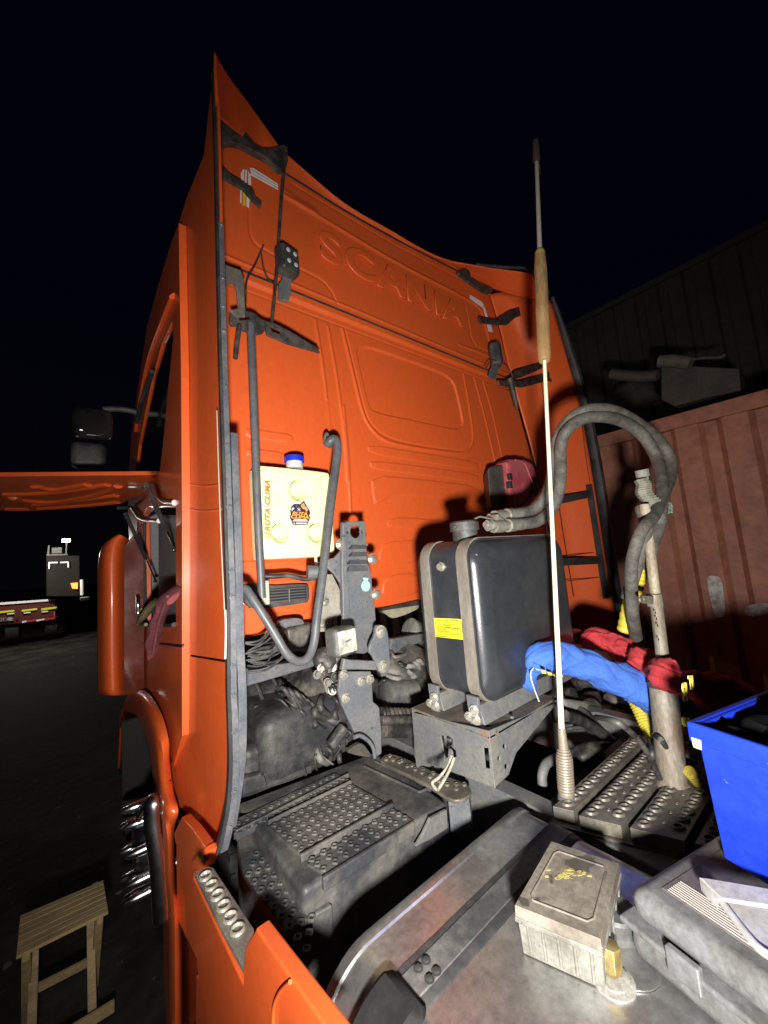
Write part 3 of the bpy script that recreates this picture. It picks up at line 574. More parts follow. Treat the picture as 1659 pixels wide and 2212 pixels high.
# letter B made of stencil openings
def BX_(c,l): return [Bx(c,*q) for q in l]
h1=BX_(cH,[(1247,186),(1262,184),(1284,300),(1268,300)]); h2=BX_(cH,[(1272,186),(1292,188),(1310,205),(1308,232),(1290,236),(1288,226),(1298,218),(1296,205),(1275,198)])
h3=BX_(cH,[(1275,232),(1300,240),(1325,262),(1328,296),(1310,298),(1308,270),(1296,254),(1277,246)]); h4=BX_(cH,[(1468,248),(1494,250),(1503,358),(1478,352)])
stand=plate('tank_stand',[A,Bn,Bb,Bx(cH,1280,345) if False else (Bb*.55+Ab*.45),Ab],.006,rust,T,holes=[h1,h2,h3,h4])
q=[Bn,P(*cE(1365,1815),('y',Bn.y)),P(*cH(1640,275),('y',Bn.y)),P(*cH(1600,390),('y',Bn.y)),Bb]
Bb2=V((Bb.x,Bn.y,Bb.z)); q[-1]=Bb2
hl=[[P(*cH(x+rx*math.cos(t),y+ry*math.sin(t)),('y',Bn.y)) for t in np.linspace(0,6.28,13)[:-1]] for x,y,rx,ry in((1540,172,7,13),(1578,240,8,13),(1550,302,7,12),(1588,345,9,14),(1622,92,7,8))]
plate('stand_front',q,.006,rust,stand,holes=hl)
tz=(A.z+Bn.z)/2; xr=q[1].x
plate('stand_top',[V((BX,Bn.y,tz)),V((xr,Bn.y,tz)),V((xr,A.y,tz)),V((BX,A.y,tz))],.008,mat('rusted_top',(.09,.08,.07),.7,dirt=(.20,.16,.12),damt=.8,dscale=14,bump=.2),stand,side=(0,0,5),holes=[circ((BX+.06+.1*i,Bn.y+.05+.07*(i%3),tz),ux,uy,.012,12) for i in range(4)])
plate('stand_back',[V((BX,A.y,tz)),V((xr,A.y,tz)),V((xr,A.y,.8)),V((BX,A.y,.8))],.006,rust,stand)
# ---- hydraulic oil tank
TX=1.035; TY=.845
tl=P(1022,1175,('x',TX)).z; tb=Y(1055,1525,TY).z
xr2=Y(1226,1350,TY).x; yb=P(905,1330,('x',TX)).y
ztop=Y(1120,1160,TY).z
tb=P(1050,1520,('y',TY)).z

def rr_loop(y,o,r=.075,n=10):
    x0,x1,z0,z1=TX-o,xr2+o,tb-o,ztop+o; out=[]
    for cx_,cz_,a0 in ((x1-r,z1-r,0),(x0+r,z1-r,90),(x0+r,z0+r,180),(x1-r,z0+r,270)):
        for i in range(n+1): a=math.radians(a0+90*i/n); out.append(V((cx_+math.cos(a)*r,y,cz_+math.sin(a)*r)))
    return out
vs=[];fs=[];_L=[(TY-.040,-.060),(TY-.0395,-.050),(TY-.035,-.034),(TY-.026,-.018),(TY-.012,-.006),(TY+.002,0),(yb-.03,0),(yb-.02,-.002),(yb-.01,-.008),(yb-.003,-.018),(yb,-.03)]
for y,o in _L: vs+=rr_loop(y,o)
n=44
for i in range(len(_L)-1):
    for k in range(n): fs.append((i*n+k,i*n+(k+1)%n,(i+1)*n+(k+1)%n,(i+1)*n+k))
fs+=[tuple(range(n)),tuple((len(_L)-1)*n+k for k in range(n))]
tank=mesh('hydraulic_tank',vs,fs,tank_m,T,angle=60)
def loop_band(g,y0,y1,o,t):
    a=rr_loop(y0,o);b=rr_loop(y1,o);c_=rr_loop(y1,o+t);d_=rr_loop(y0,o+t);n=len(a); vs=a+b+c_+d_; fs=[]
    for i in range(n):
        j=(i+1)%n
        for k in range(4): fs.append((k*n+i,k*n+j,((k+1)%4)*n+j,((k+1)%4)*n+i))
    g.add(vs,fs)
g=G(); loop_band(g,TY-.008,TY-.003,-.006,.007); g.build('rolled_seam',tank_m,tank,angle=50)

s1=P(995,1300,('x',TX)).y; s2=P(1018,1300,('x',TX)).y; s3=P(917,1300,('x',TX)).y; s4=P(935,1300,('x',TX)).y
for a,b in ((s2,s1),(s4,s3)):
    g=G(); loop_band(g,a,b,.001,.005); so=g.build('strap',strap_m,tank,angle=50)
    ym=(a+b)/2; 
    bolts('strap_bolt',bolt_m,so,[(V((TX-.02,ym-.008,tb-.01)),(-1,-.4,0),.011,.01),(V((TX-.02,ym-.011,tb-.038)),(-1,-.4,0),.011,.01),(V((TX-.02,ym+.016,tb-.035)),(-1,-.4,0),.010,.01)])
    g=G(); g.hexa([V((TX-.018,ym-.018,tz)),V((TX-.004,ym-.018,tz)),V((TX-.004,ym+.018,tz)),V((TX-.018,ym+.018,tz))],[V((TX-.018,ym-.024,tb+.03)),V((TX-.006,ym-.024,tb+.03)),V((TX-.006,ym+.024,tb+.03)),V((TX-.018,ym+.024,tb+.03))]); g.build('strap_end',grey,so,bev=.002)
    g=G(); b0=[V((TX,ym-.03,tz+.001)),V((xr2-.03,ym-.03,tz+.001)),V((xr2-.03,ym+.03,tz+.001)),V((TX,ym+.03,tz+.001))]; b1=[p+V((0,0,max(.02,tb-tz-.004))) for p in b0]; b1[0].y+=.02;b1[1].y+=.02;b1[2].y-=.02;b1[3].y-=.02
    g.hexa(b0,b1); g.build('tank_cradle',rust,tank,bev=.003)
sg=P(*cE(565,875),('x',TX-.001)); g=G(); g.lathe(sg,(-1,0,0),[(0,.017),(.006,.017),(.008,.013),(.016,.012),(.018,.006)],12); g.build('level_plug',bolt_m,tank)
cp=V((TX+.10,yb-.12,ztop)); c0=Y(*cE(725,640),.93)
cp=V((c0.x,c0.y,ztop)); g=G(); g.lathe(cp,(0,0,1),[(0,.046),(.02,.046),(.035,.046),(.036,.054),(.066,.054),(.072,.048)],28); fc=g.build('filler_cap',plas,tank)
g=G(); g.tube([cp+V((-.05,.0,.05)),cp+V((-.066,-.01,.05))],.006,6); g.build('cap_tab',rub,fc)
# warning label
LX=TX-.0012; lab=[P(*cT(x,y),('x',LX)) for x,y in((305,205),(1330,250),(1415,965),(365,850))]
wl_=plate('warning_label',lab,.001,yl,tank)
def LP_(u,v,e=.0022):   # bilinear on the label, u right 0..1, v down 0..1
    p=(lab[0]*(1-u)+lab[1]*u)*(1-v)+(lab[3]*(1-u)+lab[2]*u)*v; return p+V((-e,0,0))
LU=(lab[1]-lab[0]).normalized(); LVv=(lab[0]-lab[3]).normalized(); LW=(lab[1]-lab[0]).length; LH=(lab[0]-lab[3]).length
g=G()
def lq_(u0,v0,u1,v1): a=[LP_(u0,v0),LP_(u1,v0),LP_(u1,v1),LP_(u0,v1)]; g.hexa([p+V((.0014,0,0)) for p in a],a)
for i in range(9): lq_(.01,.30+i*.07,.05,.325+i*.07); lq_(.95,.2+i*.065,.99,.225+i*.065)
for i in range(10): lq_(.60+i*.032,.05,.612+i*.032,.11); lq_(.08+i*.034,.90,.092+i*.034,.97)
absorb(wl_,g,blk)
g=G(); tri=[LP_(.50,.06),LP_(.60,.33),LP_(.40,.33)]
for a,b in zip(tri,tri[1:]+tri[:1]): g.tube([a,b],.0011,6)
g.tube([LP_(.50,.15),LP_(.50,.26)],.0008,6); absorb(wl_,g,olv)
g=G(); lines=[(.12,.42,.36,.0),(.40,.44,.88,0),(.12,.47,.86,0),(.13,.53,.88,0),(.13,.58,.48,0),(.13,.64,.55,0),(.13,.69,.86,0),(.13,.75,.90,0),(.33,.80,.90,0),(.72,.92,.92,0),(.40,.37,.58,0)]
for a,v_,b,_ in lines:
    u=a
    while u<b: l=random.uniform(.03,.08); lq_(u,v_,min(b,u+l),v_+.022); u+=l+.012
absorb(wl_,g)
for f in wl_.data.polygons[-len(g.f):]: f.material_index=2
# ---- upright bracket post with lamp, levers
pf=[(912,935),(1082,930),(1088,1010),(1095,1115),(1098,1180),(1100,1240),(1118,1290),(1135,1370),(1140,1470),(1160,1590),(1168,1700),(1165,1740),(1150,1860),(1110,1930),(1080,1950),(930,1940),(900,1800),(915,1660),(912,1500),(890,1400),(840,1330),(795,1290),(800,1225),(850,1210),(905,1150)]
PP=('y',1.30)
hole=[Y(*cD(1012+40*math.cos(t),1010+50*math.sin(t)),1.30) for t in np.linspace(0,6.28,21)[:-1]]
post=plate('upright_bracket',m_(cD,pf,PP),.012,grey,T,holes=[hole]+[[Y(*cD(x+9*math.cos(t),y+11*math.sin(t)),1.30) for t in np.linspace(0,6.28,9)[:-1]] for x,y in((952,1015),(1063,1012),(1100,1110))],bev=.003)
g=G()
for (x0,y0,x1,y1) in ((985,1112,1090,1128),(985,1168,1095,1185),(970,1228,1098,1245),(965,1270,1105,1300)):
    a=[Y(*cD(x0,y0),1.297),Y(*cD(x1,y0+2),1.297),Y(*cD(x1+4,y1+14),1.285),Y(*cD(x0-8,y1+16),1.27)]; g.hexa(a,[p+V((0,.02,0)) for p in a])
absorb(post,g)
for (x,y,r) in ((890,1110,12),(1135,1222,13),(1163,1492,11)):
    g=G(); g.bolt(Y(*cD(x,y),1.30),(0,-1,.1),wr(8,Y(*cD(x,y),1.3)),.012); g.build('bracket_bolt',bolt_m,post)
plate('bracket_flange',m_(cD,[(912,940),(940,940),(948,1300),(975,1660),(915,1660),(912,1500),(905,1300)],('y',1.285)),.02,grey,post,bev=.004)
# blue paper tag
pl_=[Y(*cD(1090+34*math.sin(t),1427-44*math.cos(t)),1.287) for t in np.linspace(.45,5.85,18)]; pl_+=[Y(*cD(1068,1362),1.287),Y(*cD(1112,1365),1.287)]
plate('blue_seal_tag',pl_,.003,mat('pale_blue_plastic',(.30,.52,.72),.45),post)
low=plate('lower_bracket',m_(cK,[(868,790),(1130,790),(1140,830),(1150,1050),(1195,1090),(1205,1110),(1222,1300),(1225,1500),(1165,1540),(1150,1430),(1100,1370),(1000,1340),(960,1250),(880,1080),(850,960)],('y',1.22)),.014,grey,T,bev=.003)
g=G()
for x,y in ((890,818),(1040,872),(1115,855),(905,1018)): bolts('bracket_bolt',bolt_m,low,[(Y(*cK(x,y),1.22),(0,-1,0),.012,.014)])
arm=plate('pivot_arm',m_(cK,[(1170,395),(1215,385),(1260,400),(1280,450),(1290,560),(1302,740),(1290,800),(1245,820),(1205,800),(1180,740),(1150,660),(1110,620),(1130,540),(1165,480)],('y',1.20)),.014,grey,T,bev=.004,rnd=1)
g=G()
for x,y in ((1208,445),(1232,745)): bolts('pivot_bolt',bolt_m,arm,[(Y(*cK(x,y),1.20),(0,-1,0),.016,.012)])
plate('cross_arm',m_(cK,[(900,680),(960,690),(1170,700),(1185,780),(1060,775),(960,775),(880,778)],('y',1.195)),.02,grey,T,bev=.004)
plate('backing_plate',m_(cD,[(780,1338),(832,1338),(912,1500),(908,1645),(835,1690),(832,1780),(742,1780),(746,1500)],('y',1.42)),.01,mat('pale_primer_steel',(.30,.285,.24),.6,dirt=(.2,.19,.16),damt=.6,dscale=12),T,bev=.002)
g=G()
for x,y in ((775,1550),(760,1718)): bolts('plate_bolt',bolt_m,T,[(Y(*cD(x,y),1.42),(0,-1,0),.012,.012)])
# work lamps
def lamp(px,py,y,sx_,sz,yaw,label,led=False,dark_=False):
    c=Y(px,py,y); M=Matrix.Rotation(yaw,3,'Z')@Matrix.Rotation(-.05,3,'X'); a=wr(sx_/2,c); b=wr(sz/2,c)
    o=rbox('work_lamp',c+M@V((0,.035,0)),(2*a,.07,2*b),.018,plas,T,M=M,label=label)
    n=M@V((0,-1,0)); f=[c+M@V((u*a*.78,-.002,v*b*.78)) for u,v in((-1,-1),(1,-1),(1,1),(-1,1))]
    plate('lamp_lens',f,.006,mat('clear_lamp_lens',(.62,.62,.54),.14,.25,dirt=(.25,.25,.2),damt=.8,dscale=38,coat=1,bump=.6,bscale=60) if not led else mat('led_lamp_face',(.05,.05,.05),.25,coat=.5),o,bev=.002)
    if led:
        g=G()
        for u,v in((-1,-1),(1,-1),(1,1),(-1,1)):
            g=G(); g.lathe(c+M@V((u*a*.38,-.003,v*b*.42)),n,[(0,a*.22),(.003,a*.2),(.004,a*.1)],10); g.build('led',mat('led_lens',(.8,.8,.78),.15,.4),o)
    else:
        g=G(); g.tube([c+M@V((-a*.25,-.005,0)),c+M@V((a*.25,-.005,.004))],.0022,6); g.build('bulb_holder',grey,o)
    return o
lamp(*cK(930,530),1.15,63,62,.12,'square work lamp with clear lens')
ol=lamp(*cA(1018,1290),1.42,47,62,.2,'small LED work lamp',led=True)
plate('lamp_bracket',m_(cA,[(965,1360),(1035,1385),(1010,1450),(1015,1500),(1000,1550),(940,1535),(945,1440),(965,1410)],('y',1.47)),.015,grey,T,bev=.003)
ol=lamp(*cB(1142,1213),1.42,26,50,.75,'small LED work lamp on the right of the wall',led=True)
plate('lamp_bracket',m_(cB,[(1115,1255),(1160,1262),(1130,1300),(1120,1345),(1085,1330),(1095,1290)],('y',1.46)),.015,grey,T,bev=.003)
tube('lamp_wire',[Y(*cA(850,1215),1.57),Y(*cA(800,1330),1.55),Y(*cA(750,1430),1.5),Y(*cA(742,1600),1.45)],.004,cable,T); tube('lamp_wire',[Y(*cA(835,1250),1.57),Y(*cA(850,1350),1.56),Y(*cA(880,1420),1.55),Y(*cA(930,1440),1.5)],.004,cable,T)
tube('lamp_wire',[Y(*cB(x,y),1.42) for x,y in((1065,1290),(1100,1245),(1170,1270),(1205,1330),(1195,1390),(1170,1400))],.003,cable,T)
# ---- long left pipe, its head fittings, rods and folding arms
ptube('exhaust_stack_pipe',ident,[(541,700,1.43),(549,900,1.43),(557,1110,1.43),(566,1292,1.43)],8.6,pipe_m,T,sm=3,seg=16)
rbox('pipe_foot_clamp',Y(*cD(310,1480),1.44),(.03,.03,.09),.004,mat('pale_clamp',(.35,.36,.28),.5),T)
fr=mat('black_folded_steel',(.035,.033,.032),.5,.2,dirt=(.12,.10,.085),damt=.8,dscale=20)
hd=plate('pipe_head_bracket',m_(cA,[(650,1610),(700,1600),(790,1610),(830,1650),(870,1665),(865,1730),(800,1745),(710,1705),(700,1690),(650,1690)],('y',1.42)),.015,fr,T,rnd=1,holes=[m_(cA,[(700,1630),(770,1632),(780,1655),(710,1660)],('y',1.42))])
plate('slotted_plate',m_(cA,[(622,1330),(715,1362),(735,1420),(742,1640),(690,1640),(650,1600),(700,1590),(690,1480),(672,1440),(640,1440),(630,1450)],('y',1.40)),.010,mat('dull_grey_plate',(.11,.10,.085),.55,dirt=(.2,.18,.14),damt=.7,dscale=14),T)
plate('folding_arm',m_(cA,[(860,1665),(905,1672),(1000,1720),(1170,1822),(1186,1852),(1000,1800),(870,1745)],('y',1.41)),.012,fr,T,holes=[m_(cA,[(885,1690),(950,1720),(955,1748),(900,1725)],('y',1.41))])
tube('folding_arm',[Y(*cA(708,1690),1.40),Y(*cA(695,1780),1.40),Y(*cA(683,1886),1.40)],.009,fr,T)
ptube('tie_rod',cA,[(985,640,1.45),(955,950,1.46),(930,1350,1.46),(900,1675,1.42)],3.6,fr,T,sm=2,seg=8)
plate('stay_bracket',m_(cA,[(590,455),(640,455),(700,490),(760,560),(800,615),(860,640),(930,630),(990,615),(1000,740),(950,775),(915,735),(860,690),(790,650),(700,605),(640,600),(590,640)],('y',1.44)),.03,fr,T,rnd=1)
plate('stay_arm',m_(cA,[(600,740),(650,790),(720,830),(790,885),(800,925),(838,960),(832,990),(790,950),(730,880),(640,830),(600,800)],('y',1.50)),.014,fr,T)
plate('stay_bracket',m_(cB,[(920,785),(960,762),(990,790),(985,825),(1060,850),(1108,870),(1100,895),(1070,900),(1000,850),(940,810)],('y',1.50)),.02,fr,T,rnd=1)
plate('stay_arm',m_(cB,[(1035,1020),(1120,1035),(1190,985),(1320,935),(1325,980),(1220,1025),(1180,1060),(1130,1060),(1040,1050)],('y',1.46)),.014,fr,T)
plate('folding_arm',m_(cB,[(1200,1330),(1220,1300),(1400,1235),(1420,1225),(1422,1250),(1400,1270),(1260,1330),(1210,1345)],('y',1.43)),.014,fr,T)
plate('folding_arm',m_(cB,[(1130,1350),(1240,1355),(1380,1310),(1480,1265),(1492,1285),(1440,1372),(1395,1350),(1260,1385),(1140,1375)],('y',1.41)),.010,fr,T,holes=[m_(cB,[(1398,1322),(1455,1308),(1440,1340),(1400,1338)],('y',1.41))])
tube('folding_arm',[Y(*cB(1190,1340),1.40),Y(*cB(1212,1420),1.40),Y(*cB(1230,1500),1.40)],[.022,.018,.010],fr,T)
# ---- U-shaped grab tube
ub=ptube('bent_grab_tube',cD,[(90,1460,1.36),(160,1450,1.34),(215,1520,1.32),(300,1650,1.30),(410,1830,1.28),(480,1945,1.27),(560,2005,1.27),(640,1985,1.27),(690,1870,1.28),(715,1660,1.29),(770,1250,1.32),(820,800,1.36),(862,480,1.39),(870,350,1.40),(850,300,1.41),(815,315,1.42),(795,350,1.44)],9.3,pipe_m,T,sm=6,seg=16)
plate('hook_eye',m_(cD,[(775,260),(792,245),(808,262),(815,300),(800,340),(770,345),(768,300)],('y',1.45)),.01,grey,ub,rnd=1,holes=[m_(cD,[(785,275),(798,275),(800,295),(785,300)],('y',1.45))])
tube('stub_pipe',[Y(*cD(640,1325),1.40),Y(*cD(760,1320),1.38)],[.028,.024],grey,T,sm=0,seg=16)
tube('wiring_loom',[Y(*cD(270,1350),1.5),Y(*cD(380,1355),1.48),Y(*cD(500,1350),1.47),(Y(*cD(620,1375),1.46)),Y(*cD(730,1360),1.44)],.010,cable,T)
# silver reflective tapes on the wall
def tape(c,ls,y,dy=0):
    for l in ls: plate('reflective_tape',m_(c,l,('y',y)),.0012,refl,T)
ty=WY-.026
tape(cA,[[(765,757),(790,757),(935,850),(936,860),(792,770)],[(768,764),(790,774),(936,864),(937,874),(778,784)],[(770,790),(780,788),(937,878),(938,888),(776,800)],
 [(715,790),(728,765),(738,766),(733,832),(718,830)],[(742,768),(754,768),(750,848),(738,842)],[(760,775),(775,800),(778,860),(760,855)],
 [(713,888),(722,886),(720,965),(712,965)],[(750,905),(770,913),(765,993),(750,985)]],ty)
plate('reflective_tape',m_(cA,[(728,892),(746,900),(744,984),(727,976)],('y',ty)),.0012,mat('yellow_tape',(.8,.55,.03),.4),T)
tape(cB,[[(985,905),(1045,940),(1058,960),(1052,975),(985,925)],[(1050,965),(1060,965),(1078,1020),(1066,1022)],[(1070,1042),(1090,1045),(1104,1100),(1082,1096)]],ty)
# ---- machinery behind the platform, under the cab
rbox('engine_cover',V((.86,1.86,1.06)),(.62,.75,.26),.06,plas,T)
rbox('engine_cover',V((.70,1.62,.99)),(.42,.18,.20),.04,plas,T)
random.seed(11)
gears=[
 ([(240,1720),(560,1400),(620,1360),(640,1560),(660,1900)],None)]
# ribbed gearbox housing seen beside the platform
gb=G()
prof=[Y(*cK(x,y),1.62) for x,y in((45,1340),(200,1290),(360,1230),(480,1215),(560,1300),(620,1420),(660,1540))]
sl=cat(prof,4)
gb.tube([V((.50,1.95,1.02)),V((.60,1.9,1.04)),V((.72,1.85,1.03)),V((.84,1.8,1.0)),V((.90,1.78,.97))],[.20,.23,.24,.22,.17],26,flat=.8)
gh=gb.build('gearbox_housing',plas,T)
g=G()
for k in range(5):
    x=.56+k*.08; g.tube([V((x,1.84+.20*math.cos(t),1.02+.235*math.sin(t))) for t in np.linspace(.2,3.4,16)],.008,6)
g2=g; absorb(gh,g)
plate('housing_panel',[Y(*cK(x,y),1.64) for x,y in((120,1090),(190,1080),(300,1170),(290,1270),(170,1310),(110,1180))],.02,plas,T,rnd=1)
bolts('brass_plug',mat('brass',(.45,.28,.10),.4,.6),T,[(Y(*cK(192,1225),1.61),(0,-1,.2),.012,.012)])
# lower air duct
g=G(); a=[Y(*cK(x,y),1.50) for x,y in((20,1720),(520,1570),(640,1600),(630,1690),(310,1790),(20,1890))]
plate('air_duct',a,.10,plas,T,bev=.012)
for x in (190,540): strip('duct_band',cK,(x,1690-(x-190)*.33),(x+35,1790-(x-190)*.22),1.485,1.485,5,plas)
# crossbeam behind
plate('cab_support_beam',[Y(*cK(x,y),1.52) for x,y in((30,770),(620,690),(660,650),(640,750),(30,930))],.05,grey,T,bev=.006)
plate('cab_support_beam',[Y(*cD(x,y),1.48) for x,y in((1290,1835),(1530,1795),(1530,1860),(1400,1900),(1300,1960),(1275,1900))],.04,grey,T,bev=.006)
plate('damper_bracket',[Y(*cK(x,y),1.50) for x,y in((340,345),(500,325),(545,345),(555,385),(480,420),(400,440),(345,390))],.03,grey,T,rnd=1)
rbox('damper_block',Y(*cK(500,490),1.52),(.13,.08,.10),.015,dark,T)
# clutter of pipes, hoses and cables
def blob(name,c,x,y,d,r,mt=dark,sq=(1,1,1)):
    g=G(); n=Y(*c(x,y),d); bm=bmesh.new(); bmesh.ops.create_icosphere(bm,subdivisions=3,radius=1)
    ph=random.random()*9
    for v in bm.verts:
        k=1+.16*math.sin(3*v.co.x+ph)*math.cos(4*v.co.z+ph)+.08*math.sin(9*v.co.y+ph*2); v.co=V((v.co.x*sq[0],v.co.y*sq[1],v.co.z*sq[2]))*r*k+n
    bm.verts.index_update(); g.add([v.co.copy() for v in bm.verts],[tuple(v.index for v in f.verts) for f in bm.faces]); bm.free(); return g.build(name,mt,T,angle=50)
def cyl(name,c,a,b,d0,d1,rp,mt=dark,rib=0):
    A=Y(*c(*a),d0); B=Y(*c(*b),d1); r=wr(rp,A); g=G()
    if rib:
        n=rib*4; g.tube([A.lerp(B,i/n) for i in range(n+1)],[r*(1+.10*math.sin(i*math.pi/2)) for i in range(n+1)],16)
    else: g.lathe(A,B-A,[(0,r*.85),(.004,r),((B-A).length-.004,r),((B-A).length,r*.85)],18)
    return g.build(name,mt,T,angle=40)
cyl('steel_shaft',cK,(480,850),(700,1000),1.62,1.62,36); cyl('steel_shaft',cK,(640,1250),(790,1060),1.6,1.6,20)
blob('cast_housing',cK,590,850,1.75,.13,dark,(1,.8,.9)); blob('cast_housing',cK,820,820,1.55,.07,mat('pale_dusty_casting',(.17,.165,.15),.7,dirt=(.28,.27,.24),damt=.8,dscale=18,bump=.4),(1,.7,1.4))
blob('cast_housing',cK,740,690,1.5,.05,dark); blob('cast_housing',cK,700,1280,1.55,.08,plas,(1,.7,1.2)); blob('cast_housing',cK,1440,800,1.5,.14,dark,(1.1,.6,.9))
blob('cast_housing',cK,1500,640,1.6,.10,dark,(1.3,.6,.6)); blob('cast_housing',cK,850,1180,1.5,.05,plas,(1.6,.7,.6)); blob('cast_housing',cK,560,1140,1.6,.07,plas,(1.4,.7,.8))
cyl('steel_shaft',cK,(1210,1160),(1490,1170),1.28,1.28,14,dark,8); cyl('steel_shaft',cK,(1215,1215),(1490,1200),1.25,1.25,10)
cyl('corrugated_hose',cK,(1250,980),(1500,960),1.42,1.42,24,plas,12); cyl('air_cylinder',cK,(1230,1290),(1480,1290),1.35,1.35,17)
cyl('air_cylinder',cK,(1460,420),(1570,470),1.6,1.6,24,mat('pale_dusty_casting',(.17,.165,.15)))
cyl('steel_shaft',cK,(780,1440),(900,1270),1.42,1.42,13)
ws=mat('pale_dusty_casting',(.17,.165,.15))
for i in range(16):
    x0=random.uniform(60,330); y0=random.uniform(480,760)
    l=[Y(*cK(x0*.3+20,y0+60*random.random()),1.46),Y(*cK(x0*.6+120,y0+30-60*random.random()),1.45),Y(*cK(x0*.5+250,y0-random.uniform(20,150)),1.47),Y(*cK(x0*.4+330,y0-random.uniform(30,180)),1.52)]
    tube('cable',l,random.choice([.003,.004,.006]),cable,T,sm=6,seg=8)
for i in range(12):
    x0=random.uniform(300,560); y0=random.uniform(900,1100)
    l=[Y(*cK(x0,y0),1.55),Y(*cK(x0+60,y0+40*random.random()),1.5),Y(*cK(x0+120+30*random.random(),y0+120),1.5),Y(*cK(x0+150+60*random.random(),y0+220),1.52)]
    tube('cable',l,random.choice([.004,.006,.009]),random.choice([cable,dark,plas]),T,sm=6,seg=8)
random.seed(23)
for i in range(22):
    x0=random.uniform(640,1000); y0=random.uniform(640,1500); x0=x0 if y0<900 or x0<900 else x0-260
    l=[Y(*cK(x0,y0),1.5),Y(*cK(x0+random.uniform(-60,90),y0+random.uniform(20,90)),1.46),Y(*cK(x0+random.uniform(-40,120),y0+random.uniform(90,180)),1.5)]
    tube('cable',l,random.choice([.004,.006,.010,.014]),random.choice([cable,dark,plas,ws]),T,sm=5,seg=8)
for i in range(14):
    x0=random.uniform(1190,1560); y0=random.uniform(560,1020)
    l=[Y(*cK(x0,y0),1.46),Y(*cK(x0+random.uniform(20,90),y0+random.uniform(-50,60)),1.42),Y(*cK(x0+random.uniform(90,190),y0+random.uniform(-30,90)),1.46)]
    tube('cable',l,random.choice([.005,.008,.012]),random.choice([cable,dark,ws]),T,sm=5,seg=8)
for i in range(10):
    p=Y(*cK(random.uniform(660,860),random.uniform(660,960)),1.47); bolts('engine_bolt',random.choice([ws,bolt_m,dark]),T,[(p,(random.uniform(-.4,.2),-1,.2),.012,.014)])
plate('rocker_cover',[Y(*cK(x,y),1.62) for x,y in((1210,520),(1560,440),(1575,560),(1400,640),(1230,700))],.05,dark,T,bev=.008)
plate('hanging_frame_plate',[Y(*cK(x,y),1.38) for x,y in((930,1480),(1010,1420),(1060,1410),(1130,1500),(1140,1540),(940,1500))],.02,tread,T,rnd=1)
tube('bent_bracket',[Y(*cK(x,y),1.19) for x,y in((985,1360),(1040,1345),(1110,1390),(1150,1450),(1165,1535))],.007,grey,T)
# machinery right of the stand, under the cloths
for i in range(9):
    y0=random.uniform(580,760); x0=random.uniform(280,420)
    l=[Y(*cL(x0,y0),.95),Y(*cL(x0+120,y0-20+random.uniform(-40,30)),.9),Y(*cL(x0+260,y0+60+random.uniform(-40,60)),.88),Y(*cL(x0+360,y0+190+random.uniform(-60,80)),.8)]
    tube('air_hose',l,random.choice([.008,.011,.014]),cable,T,sm=6,seg=10)
blob('valve_block',cL,240,560,.95,.05,dark,(1,.8,1.5)); blob('valve_block',cL,470,540,.98,.05,dark,(1.6,.8,.8)); blob('valve_block',cL,330,520,1.0,.045,dark,(1.2,.8,1)); blob('valve_block',cL,650,640,.9,.045,dark,(1.4,.7,.5)); blob('valve_block',cL,450,400,1.1,.08,dark,(1.6,.8,1))
blob('valve_block',cL,60,640,1.0,.05,ws,(1.5,.8,1)); blob('valve_block',cL,470,900,.80,.05,dark,(1.5,.8,.8))
cyl('air_cylinder',cL,(280,560),(600,600),.92,.92,11,ws); cyl('air_cylinder',cL,(600,530),(760,560),.98,.98,14); cyl('air_cylinder',cL,(365,70),(380,150),1.3,1.3,14,bolt_m)
for l in ([(510,650),(640,680),(760,770),(860,900),(935,1060)],[(870,770),(930,790),(990,870),(1050,980),(1120,1075),(1140,1090)],[(1100,800),(1120,880),(1115,980),(1105,1060)],[(1140,810),(1190,900),(1230,1020),(1260,1130)],[(860,790),(880,860),(885,950)]):
    tube('air_hose',[Y(*cL(x,y),.47 if k>0 else .6) for k,(x,y) in enumerate(l)],.008,cable,T,seg=10)
tube('thick_air_hose',[Y(*cL(x,y),.85) for x,y in((300,640),(400,670),(520,740),(620,820))],.022,cable,T)
tube('bent_steel_pipe',[Y(*cL(x,y),.80) for x,y in((250,920),(180,960),(150,1030),(150,1100))],.016,rust,T)
tube('air_hose',[Y(*cL(x,y),.82) for x,y in((600,830),(480,830),(380,860),(330,900),(440,880),(560,850))],.010,cable,T)
# ---- right-hand punched walkway: planks with raised holes
O=P(*cL(200,1262),('z',1.0)); e1=(P(*cL(1340,1535),('z',1.0))-O).normalized(); e2=(P(*cL(840,770),('z',1.0))-P(*cL(480,1110),('z',1.0))).normalized()
g=G(); L2=.62
def pk(u,v,z=1.0): p=O+e1*u+e2*v; return V((p.x,p.y,z))
b=[pk(-.004,-.01,.965),pk(.62,-.01,.965),pk(.62,L2,.965),pk(-.004,L2,.965)]; g.hexa([p-V((0,0,.01)) for p in b],b)
wk=g.build('walkway_plate',tread,T)
def rhole(g,p,r=.0135):
    n=16; prof=[(1.25,-.02),(1.0,.38),(.72,.42),(.62,-.05)]; vs=[];fs=[]
    for k,h in prof: vs+=[p+(e1*math.cos(2*math.pi*i/n)+e2*math.sin(2*math.pi*i/n))*r*k+V((0,0,h*r)) for i in range(n)]
    for q in range(3):
        for i in range(n): fs.append((q*n+i,q*n+(i+1)%n,(q+1)*n+(i+1)%n,(q+1)*n+i))
    fs.append(tuple(3*n+i for i in range(n))); g.add(vs,fs)
